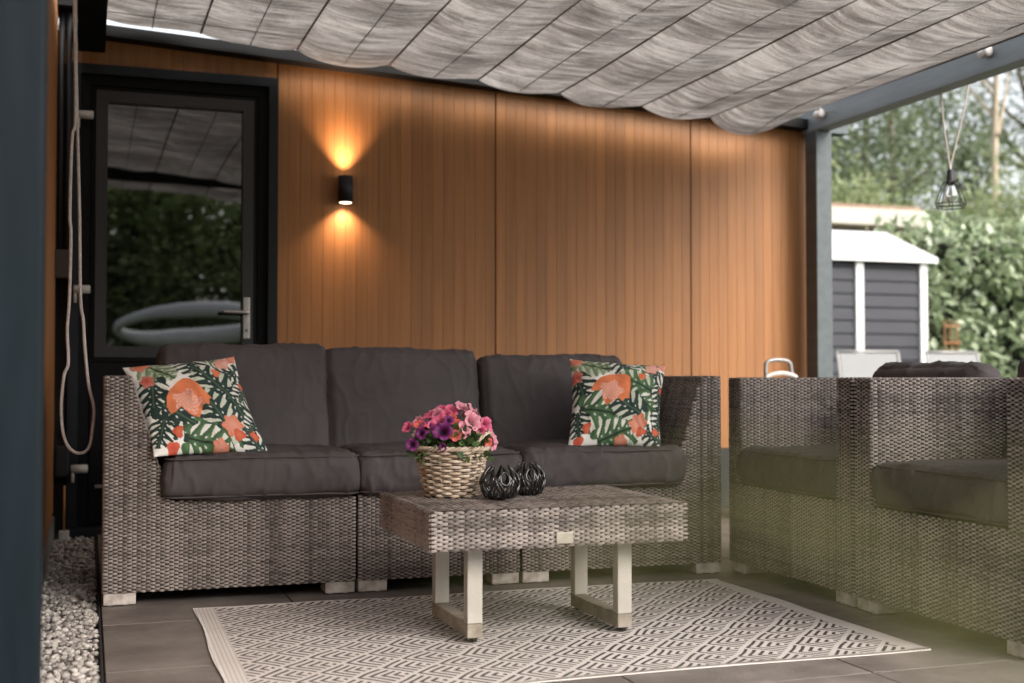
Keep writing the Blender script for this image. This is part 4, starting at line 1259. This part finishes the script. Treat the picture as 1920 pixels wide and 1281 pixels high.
# ------------------------------------------------------------------ lattice candle bowls
def lattice_bowl(label, loc, Hh, Rm, rz):
    t = thing('candle_bowl', label, 'candle bowl', loc, rz, 'black openwork bowls on the coffee table')
    def prof(q):   # q 0..1
        return Rm * (0.50 + 0.50 * math.sin(PI * min(1, (q * 0.92 + .10)) ** .9) ** .8) * (1 - .10 * max(0, q - .75))
    def pt(th, q, out=0):
        r_ = prof(q) + out
        return (r_ * math.cos(th), r_ * math.sin(th), 0.006 + q * (Hh - .010))
    lathe('base', [(Rm * .50, 0.0), (Rm * .60, 0.004), (Rm * .68, 0.013), (Rm * .3, 0.011)], 'bowl', t, 24)
    n = 7
    def arch(th0, hw, t0, t1, out, p_=1.5):
        return [pt(th0 + s_ * hw, t0 + (t1 - t0) * (1 - abs(s_) ** p_), out) for s_ in np.linspace(-1, 1, 21)]
    for k_ in range(n):
        a = 2 * PI * k_ / n
        tube('petal_ring', arch(a, 2 * PI / n * .80, .0, 1.0, 0.0, 1.35), 0.0033, 'bowl', t, 8)
        tube('petal_ring', arch(a + PI / n, 2 * PI / n * .62, .0, .56, -0.0015, 1.4), 0.0030, 'bowl', t, 8)
        loop = [pt(a + math.sin(s_) * .25, .62 + .20 * math.cos(s_), 0.002) for s_ in np.linspace(0, 2 * PI, 22, endpoint=False)]
        tube('petal_loop', loop, 0.0028, 'bowl', t, 7, closed=True)
    return t
lattice_bowl('front black openwork ceramic candle bowl beside the flower basket', (1.108, 3.34, BZ), 0.098, 0.055, .2)
lattice_bowl('rear black openwork ceramic candle bowl, farther from the flower basket', (1.228, 3.435, BZ), 0.098, 0.049, .9)

# ------------------------------------------------------------------ pendant lamp outside
pl = thing('pendant_lamp', 'black wire cage lamp with clear bulb hanging from two cords off the beam', 'pendant lamp', (3.895, 4.895, 1.53))
zt = 0.19
paths = [catmull([(0, 0, .125)], 1)] if False else []
for k_ in range(8):
    a = 2 * PI * k_ / 8
    paths.append([(0.022 * math.cos(a), 0.022 * math.sin(a), .128), (0.036 * math.cos(a), 0.036 * math.sin(a), .120), (0.070 * math.cos(a), 0.070 * math.sin(a), .018), (0.062 * math.cos(a), 0.062 * math.sin(a), .0)])
tubes('cage_wires', paths, 0.0022, 'black', pl)
ring_ = [(0.070 * math.cos(a), 0.070 * math.sin(a), .018) for a in np.linspace(0, 2 * PI, 32, endpoint=False)]
tube('cage_ring', ring_, 0.0024, 'black', pl, 6, closed=True)
tube('cage_ring', [(0.062 * math.cos(a), 0.062 * math.sin(a), .0) for a in np.linspace(0, 2 * PI, 32, endpoint=False)], 0.0022, 'black', pl, 6, closed=True)
lathe('socket', [(0.012, .182), (0.017, .178), (0.017, .150), (0.019, .148), (0.019, .128), (0.024, .125), (0.024, .118)], 'black', pl, 18)
lathe('bulb', [(0.010, .118), (0.020, .095), (0.027, .065), (0.024, .040), (0.010, .028)], 'bulb', pl, 18)
tube('cord', catmull([(-0.035, .02, .69), (-0.03, .015, .45), (-.004, 0, .20), (0, 0, .178)], 8), 0.0045, 'rope', pl, 6)
tube('cord', catmull([(.10, -.03, .66), (.06, -.02, .45), (.012, 0, .24), (0, 0, .178)], 8), 0.0042, 'rope', pl, 6)

# ------------------------------------------------------------------ lantern handle by the wall
ln_ = thing('lantern', 'small pale lantern with a curved grey handle behind the armchair by the wall', 'lantern', (3.36, 5.55, 0))
box('stand', (-.14, .14, -.12, .12, 0, 0.52), 'plinth', ln_, 0.01)
box('lantern_body', (-.085, .085, -.085, .085, 0.522, 0.70), 'white_plastic', ln_, 0.008)
tube('lid_ring', catmull([(-.085, 0, .70), (-.08, 0, .725), (0, 0, .742), (.08, 0, .725), (.085, 0, .70)], 6), 0.011, 'white_plastic', ln_, 8)
tube('handle', catmull([(-.070, .03, .70), (-.074, .03, .76), (-.066, .03, .795), (-.03, .03, .808), (.03, .03, .808), (.066, .03, .795), (.076, .03, .76), (.078, .03, .70)], 6), 0.0105, 'alu', ln_, 8)

# ------------------------------------------------------------------ garden shed
SY = 12.0
sh = thing('garden_shed', 'grey plastic garden shed with white corner posts and a pale pitched roof', 'shed', (6.6, SY, -0.045))
SX1 = 9.21 - 6.6
zE = 2.075 + .045
box('shed_body', (0, SX1 - .02, 0.05, 1.75, 0, zE - .03), 'shed_grey', sh, 0)
def boards(x0, x1):
    z = 0.05; hgt = 0.1515
    while z < zE - .05:
        bm = bmesh.new()
        h2 = min(hgt, zE - .04 - z)
        pr = [(0.049, z + .002), (0.028, z + .002), (0.026, z + .012), (0.040, z + h2 - .012), (0.049, z + h2 - .004)]
        a = [bm.verts.new((x0, p_[0], p_[1])) for p_ in pr]; b = [bm.verts.new((x1, p_[0], p_[1])) for p_ in pr]
        for i in range(5): bm.faces.new((a[i], a[(i + 1) % 5], b[(i + 1) % 5], b[i]))
        bm.faces.new(a[::-1]); bm.faces.new(b)
        bmesh.ops.recalc_face_normals(bm, faces=bm.faces)
        obj('board', bm, 'shed_grey', sh)
        z += hgt
boards(0.02, 8.245 - 6.6 - .002); boards(8.345 - 6.6 + .002, 9.115 - 6.6 - .002)
box('corner_post', (9.117 - 6.6, SX1, 0.0, 0.045, 0, zE - .035), 'shed_white', sh, 0.006)
box('corner_post', (SX1 - .045, SX1 + .004, 1.66, 1.76, 0, zE - .035), 'shed_white', sh, 0.006)
box('door_jamb', (8.247 - 6.6, 8.343 - 6.6, 0.0, 0.045, 0, zE - .035), 'shed_white', sh, 0.006)
bm = bmesh.new()
yr = 0.9; zr = zE + 0.40
ra, rb_ = -0.05, SX1 + .09
for (ya, za, yb, zb) in ((-0.06, zE, yr, zr), (1.86, zE, yr, zr)):
    vv = [bm.verts.new(c) for c in ((ra, ya, za), (rb_, ya, za), (rb_, yb, zb), (ra, yb, zb), (ra, ya, za + .03), (rb_, ya, za + .03), (rb_, yb, zb + .03), (ra, yb, zb + .03))]
    for f in ((0, 3, 2, 1), (4, 5, 6, 7), (0, 1, 5, 4), (1, 2, 6, 5), (3, 7, 6, 2), (0, 4, 7, 3)): bm.faces.new([vv[i] for i in f])
bmesh.ops.recalc_face_normals(bm, faces=bm.faces)
obj('roof', bm, 'shed_roof', sh)
box('fascia', (ra, rb_, -0.075, -0.062, zE - .035, zE + .032), 'shed_white', sh, 0.003)
bm = bmesh.new()
prism(bm, [(0.05, zE - .03), (1.75, zE - .03), (0.9, zr - .01)], 0, .02)
for v in bm.verts: v.co = Vector((SX1 - .03 + v.co.y, v.co.x, v.co.z))
bmesh.ops.recalc_face_normals(bm, faces=bm.faces)
obj('gable', bm, 'shed_grey', sh)

# trellis leaning beside it
trl = thing('trellis', 'orange brown wooden trellis standing between the shed and the hedge', 'trellis', (9.24, 11.75, -0.045))
for x_ in (0.0, 0.085, .17):
    box('upright', (x_, x_ + .011, -.008, .008, 0, 1.42), 'trellis', trl, 0.002)
for z_ in np.arange(0.2, 1.40, .19):
    box('crossbar', (-.02, .205, -.0225, -.0105, z_, z_ + .018), 'trellis', trl, 0.002)

# ------------------------------------------------------------------ garage beyond
gr_ = thing('garage', 'low cream flat roofed garage beyond the grey shed', 'garage', (7.0, 17.0, -0.045))
k17 = 17 / 16
box('wall', (0, 5.85, 0.3, 5.2, 0, 3.02), 'cream', gr_, 0.01)
box('fascia', (-.1, 6.02, 0.0, 5.4, 3.08 * 1.06 - .03, 3.36 * 1.06 - .06), M('pale_fascia', (0.46, 0.43, 0.37), 0.7, 0.05), gr_, 0.01)
box('roof_edge', (-.1, 5.95, 0.02, 5.4, 3.36 * 1.06 - .058, 3.36 * 1.06 + .0), 'brown_tile', gr_, 0.01)
box('lower_wall', (0, 5.75, 0.22, 0.298, 0, 3.0), 'cream', gr_, 0.01)

# ------------------------------------------------------------------ garden dining chairs
def sling_chair(label, loc, rz):
    t = thing('garden_chair', label, 'garden chair', loc, rz, 'sling garden chairs beyond the armchairs')
    W_ = 0.60
    bm = bmesh.new(); box_bm(bm, -W_ / 2 + .02, W_ / 2 - .02, -0.004, 0.004, 0, 0.58, bev=0.001, mtx=Matrix.Translation((0, .24, .42)) @ Matrix.Rotation(R(-14), 4, 'X'))
    obj('backrest', bm, 'sling', t)
    bm = bmesh.new(); box_bm(bm, -W_ / 2 + .02, W_ / 2 - .02, -0.26, 0.24, 0.415, 0.424, bev=0.001)
    obj('seat', bm, 'sling', t)
    for s_ in (-1, 1):
        x_ = s_ * W_ / 2
        tube('back_frame', catmull([(x_, .24, .42), (x_, .31, .70), (x_, .385, 1.0)], 4), 0.013, 'alu', t, 8)
        tube('leg', [(x_, -.26, .42), (x_, -.27, .0)], 0.012, 'alu', t, 8)
        tube('leg', [(x_, .24, .42), (x_, .30, .0)], 0.012, 'alu', t, 8)
        tube('armrest', catmull([(x_ * 1.06, .30, .66), (x_ * 1.08, 0, .67), (x_ * 1.07, -.24, .65), (x_, -.26, .42)], 5), 0.013, 'alu', t, 8)
        tube('seat_rail', [(x_, -.26, .42), (x_, .24, .42)], 0.012, 'alu', t, 8)
    tube('top_bar', [(-W_ / 2, .385, 1.0), (W_ / 2, .385, 1.0)], 0.013, 'alu', t, 8)
    return t
sling_chair('pale grey sling garden chair in front of the shed', (6.60, 9.12, -.05), R(180) if False else R(-6))
sling_chair('pale grey sling garden chair in front of the laurel hedge', (7.58, 9.12, -.05), R(4))

# ------------------------------------------------------------------ leaves, hedges and trees
def leaf_cloud(centres, dirs, ln, wd, rsd, droop=0.25, face=(0, 0, 1)):
    """many bent leaves; centres (n,3), dirs (n,3)"""
    n = len(centres)
    d = dirs / (np.linalg.norm(dirs, axis=1)[:, None] + 1e-9)
    ref = np.array(face) + rsd.normal(0, .65, (n, 3))
    s_ = np.cross(d, ref); s_ /= np.linalg.norm(s_, axis=1)[:, None] + 1e-9
    n_ = np.cross(s_, d)
    L_ = ln * rsd.uniform(.7, 1.25, n)[:, None]; W_ = wd * rsd.uniform(.7, 1.25, n)[:, None]
    P = np.zeros((n, 6, 3))
    P[:, 0] = centres
    P[:, 1] = centres + d * L_ * .45 - s_ * W_ * .5
    P[:, 2] = centres + d * L_ * .45 + s_ * W_ * .5
    P[:, 3] = centres + d * L_ * .5 - n_ * L_ * droop * .3
    P[:, 4] = centres + d * L_ - n_ * L_ * droop
    P = P[:, :5]
    q = np.array([(0, 1, 3, 3), (0, 3, 2, 2), (1, 4, 3, 3), (3, 4, 2, 2)])[:, :3]
    F = (q[None] + (np.arange(n) * 5)[:, None, None]).reshape(-1, 3)
    T = np.repeat(np.clip(rsd.normal(.5, .28, n), 0, 1), 5)
    return P.reshape(-1, 3), F, T


def crown(name, parent, mat, c, rad, n_cl, n_lf, ln, wd, seed, spread=.22, flat=1.0, hollow=.45):
    r_ = np.random.RandomState(seed)
    c = np.array(c); rad = np.array(rad)
    cd = r_.normal(0, 1, (n_cl, 3)); cd /= np.linalg.norm(cd, axis=1)[:, None]
    cr_ = (hollow + (1 - hollow) * r_.uniform(0, 1, n_cl) ** .6)[:, None]
    lump = 1 + .28 * np.sin(cd[:, :1] * 5 + seed) * np.cos(cd[:, 2:] * 4 + seed)
    cc = cd * cr_ * rad * lump
    sizes = r_.uniform(.6, 1.3, n_cl)
    own = r_.randint(0, n_cl, n_lf)
    off = r_.normal(0, 1, (n_lf, 3)) * spread * rad.mean() * sizes[own][:, None] * np.array([1, 1, .6 * flat])
    pos = c + cc[own] + off
    dirs = off + r_.normal(0, .6, (n_lf, 3)) * spread + cd[own] * .15 + np.array([0, 0, -.1])
    V, F, T = leaf_cloud(pos, dirs, ln, wd, r_)
    # broad light and dark clumps by cluster age
    cl = np.clip(r_.normal(0, .22, n_cl), -.4, .4)
    T = np.clip(T + np.repeat(cl[own], 5), 0, 1)
    o = obj(name, fast_mesh(name, V, F, {'tint': ('F', T)}), mat, parent)
    tag(o, kind='stuff')
    return c + cc


def tree(name, label, loc, h, rad, mat, bark, seed, n_cl=60, n_lf=16000, ln=.13, wd=.07, tr=.16, ch=.62, spread=.2, group=None, limbs=7, hollow=.35):
    t = thing(name, label, 'tree', loc, 0, group)
    r_ = np.random.RandomState(seed)
    cz = h * ch
    cs = crown('crown', t, mat, (0, 0, cz), rad, n_cl, n_lf, ln, wd, seed, spread, hollow=hollow)
    wob = [(r_.normal(0, .04) * h * .1, r_.normal(0, .04) * h * .1, z) for z in np.linspace(0, h * .9, 7)]
    wob[0] = (0, 0, 0)
    pth = catmull(wob, 5)
    tube('trunk', pth, np.linspace(tr, tr * .2, len(pth)), bark, t, 9)
    ps = []
    for k_ in r_.choice(len(cs), min(limbs * 2, len(cs)), replace=False):
        e = cs[k_]; z0_ = max(.25 * h, min(e[2] - .1 * h, h * .8)) * r_.uniform(.75, 1)
        ps.append(catmull([(0, 0, z0_), (e[0] * .45, e[1] * .45, z0_ + (e[2] - z0_) * .35), e], 5))
    V, F = join_arrays([tube_arrays(p_, np.linspace(tr * .35, tr * .06, len(p_)), 6) for p_ in ps])
    obj('limbs', poly_mesh('limbs', V, F), bark, t, smooth=True)
    return t


def thicket(name, label, cat, loc, rad, mat, seed, n_cl=40, n_lf=9000, ln=.1, wd=.05, group=None):
    t = thing(name, label, cat, loc, 0, group)
    cs = crown('foliage', t, mat, (0, 0, rad[2] * .9), rad, n_cl, n_lf, ln, wd, seed, .2)
    ps = [catmull([(0.1 * math.cos(k_), 0.1 * math.sin(k_), 0), (cs[k_][0] * .4, cs[k_][1] * .4, max(.1, cs[k_][2] * .5)), cs[k_]], 4) for k_ in range(0, len(cs), 4)]
    V, F = join_arrays([tube_arrays(p_, np.linspace(.03, .006, len(p_)), 5) for p_ in ps])
    obj('stems', poly_mesh('stems', V, F), 'bark', t, smooth=True)
    return t


# laurel hedge right of the shed
hg = thing('laurel_hedge', 'tall glossy laurel hedge to the right of the grey shed', 'hedge', (9.45, 12.3, -0.045))
box('hedge_core', (0.05, 6.5, .35, 1.5, 0, 2.45), 'hedge_core', hg, 0.08)
rl = np.random.RandomState(21)
NL = 7600
xx_ = rl.uniform(-.05, 6.6, NL); zz_ = rl.uniform(0.0, 2.75, NL) ; bulge = 0.16 * np.sin(xx_ * 2.3) * np.cos(zz_ * 2.1) + .1 * np.sin(xx_ * 5 + zz_ * 4)
yy_ = rl.uniform(0.0, .40, NL) ** 1.2 + .12 - bulge * .6
topm = zz_ > 2.45 + .12 * np.sin(xx_ * 3)
yy_[topm] = rl.uniform(.1, 1.5, topm.sum())
pos = np.stack([xx_, yy_, zz_], -1)
drs = np.stack([rl.normal(0, .55, NL), -.55 + rl.normal(0, .35, NL), rl.normal(.15, .6, NL)], -1)
V, F, T = leaf_cloud(pos, drs, .155, .078, rl, .3, (0, -.9, .8))
tag(obj('leaf_mass', fast_mesh('leaf_mass', V, F, {'tint': ('F', T)}), 'laurel', hg), kind='stuff')
V, F, T = leaf_cloud(np.zeros((4, 3)), np.array([[1, 0, 0]] * 4), .165, .082, np.random.RandomState(4), .25)
lm = []
for k_ in range(4):
    me = fast_mesh('leaf', V[k_ * 5:k_ * 5 + 5], F[:4], {'tint': ('F', np.full(5, .35 + .2 * k_))})
    me.materials.append(MAT['laurel']); lm.append(me)
for k_ in range(280):
    o = bpy.data.objects.new('leaf', lm[k_ % 4])
    x_ = rl.uniform(0, 2.6); z_ = rl.uniform(.6, 2.65)
    o.location = (x_, -0.02 + rl.uniform(-.05, .06) - .1 * math.sin(x_ * 2.3) * math.cos(z_ * 2.1), z_)
    d = Vector((rl.normal(0, .6), -.7, rl.normal(.1, .6)))
    o.rotation_euler = (d.to_track_quat('X', 'Z') @ __import__('mathutils').Quaternion((1, 0, 0), rl.uniform(-1, 1))).to_euler()
    place(o, hg)

GT = 'trees beyond the garage and the hedge'
tree('broadleaf_tree', 'grey green broadleaf tree with a leaning limb behind the garage roof', (18.9, 26.0, 0), 8.2, (3.3, 2.6, 2.5), 'tree_mid', 'bark', 31, 80, 10500, .16, .10, .20, .66, .12, GT)
tree('conifer_tree', 'dark evergreen tree at the top right behind the bare pale trunk', (25.0, 28.0, 0), 14.5, (4.2, 3.5, 4.6), 'tree_dark', 'bark', 32, 110, 15000, .18, .06, .25, .70, .11, GT)
tree('pale_trunk_tree', 'tall tree with a bare straight pale trunk above the laurel hedge', (17.9, 21.0, 0), 11.5, (2.2, 2.2, 1.8), 'tree_dark', 'pale_bark', 33, 50, 7000, .15, .05, .12, .84, .16, GT)
tree('broadleaf_tree', 'darker broadleaf tree rising behind the pergola beam, left of the cage lamp', (21.6, 31.0, 0), 11.0, (3.6, 3, 3.4), 'tree_dark', 'bark', 34, 80, 10000, .18, .10, .22, .64, .13, GT)
GB2 = 'pale green shrubs above the garage and hedge'
thicket('shrub', 'pale yellow green shrub rising behind the garage roof beside the pergola post', 'shrub', (13.8, 20.6, 0), (1.5, 1.5, 2.75), 'tree_light', 41, 60, 11000, .14, .08, GB2)
thicket('shrub', 'pale feathery shrub behind the cage lamp', 'shrub', (16.6, 19.2, 0), (1.5, 1.5, 2.3), 'tree_light', 42, 60, 11000, .12, .06, GB2)
thicket('shrub', 'large pale shrub with yellowing leaves above the laurel hedge', 'shrub', (16.6, 18.2, 0), (1.9, 1.6, 2.3), 'tree_light', 43, 60, 13000, .12, .06, GB2)
# garden behind the viewer: it shows in the door glass and shades the horizon
GR = 'trees across the lawn behind the viewer'
spec = [(-4.0, -12, 5.2), (-0.8, -13.5, 5.8), (1.9, -12.6, 5.0), (4.8, -14, 5.6), (8.6, -13, 5.2)]
names_ = ['behind the viewer, opposite the house corner', 'behind the viewer, opposite the door', 'behind the viewer, right of the hammock', 'behind the viewer, opposite the sofa', 'behind the viewer, opposite the pergola post']
for k_, (x_, y_, h_) in enumerate(spec):
    tree('garden_tree', 'bushy green tree ' + names_[k_], (x_, y_, -.05), h_, (2.3, 1.7, h_ * .47), 'garden_leaf', 'bark', 60 + k_, 80, 14000, .20, .13, .14, .50, .16, GR, 5)
hm = thing('hammock', 'white cloth hammock slung on the lawn, mirrored in the door glass', 'hammock', (1.25, -4.6, 0))
th = np.linspace(0, 2 * PI, 60, endpoint=False)
path = np.stack([.95 * np.cos(th) + .05 * np.cos(2 * th), .35 * np.sin(th), 1.40 + .17 * np.sin(th) + .05 * np.cos(th)], -1)
rad_ = .10 + .035 * (np.sin(th) < 0) * np.abs(np.sin(th)) - .05 * (np.cos(th) < -.2) * np.clip(-np.cos(th), 0, 1)
tube('cloth', path, rad_, 'hammock', hm, 8, closed=True)
tube('frame', catmull([(-1.15, 0, 0), (-1.05, 0, .9), (-.95, 0, 1.2)], 5), .03, 'alu', hm, 8)
tube('frame', catmull([(1.15, 0, 0), (1.05, 0, .9), (.95, 0, 1.2)], 5), .03, 'alu', hm, 8)

# ------------------------------------------------------------------ potted grass standing close beside the viewer
gp_ = thing('potted_grass', 'out of focus grass blades arching in from a pot very close to the camera', 'grass', (0.22, 0.06, 0.0))
lathe('pot', [(0.10, 0.0), (0.135, 0.28), (0.145, 0.285), (0.145, 0.31), (0.13, 0.31), (0.125, 0.27), (0.02, 0.265)], 'anthracite', gp_, 28)
MAT['blade'] = leaf_mat('grass_blade', (0.20, 0.19, 0.06), (0.32, 0.30, 0.12), 0.5, 0.5)
tips = [(.047, .170, .684), (.062, .160, .6945), (.070, .150, .6945), (.098, .138, .688), (.118, .136, .690), (.104, .120, .686), (.150, .165, .800), (.165, .150, .815)]
Vb, Fb, Tb = [], [], []
for k_, tp in enumerate(tips):
    a = k_ * 2.4
    root = np.array([0.22 + .05 * math.cos(a), 0.06 + .05 * math.sin(a), 0.26])
    tp = np.array(tp)
    up = root + (tp - root) * np.array([.30, .35, .75]); top_ = root + (tp - root) * np.array([.72, .75, 1.0]) + (0, 0, .006 if k_ < 6 else -.03)
    c = catmull([root, up, top_, tp], 8)
    T_ = np.gradient(c, axis=0); T_ /= np.linalg.norm(T_, axis=1)[:, None]
    s_ = np.cross(T_, np.array([0.3, 0.9, 0.05])); s_ /= np.linalg.norm(s_, axis=1)[:, None]
    n_ = len(c); wd = 0.00085 * np.sin(np.linspace(.25, 1, n_) * PI) ** .5 + .00008
    o0 = len(Vb)
    nn = np.cross(T_, s_)
    for i in range(n_): Vb += [c[i] - s_[i] * wd[i], c[i] + nn[i] * wd[i] * .4, c[i] + s_[i] * wd[i]]
    for i in range(n_ - 1):
        for q_ in range(2): Fb.append((o0 + i * 3 + q_, o0 + i * 3 + q_ + 1, o0 + i * 3 + q_ + 4, o0 + i * 3 + q_ + 3))
    Tb += [rnd.random()] * (3 * n_)
ob = obj('blades', fast_mesh('blades', Vb, Fb, {'tint': ('F', Tb)}), 'blade', gp_, smooth=True)
ob.location = (-0.22, -0.06, 0)
tag(ob, kind='stuff')
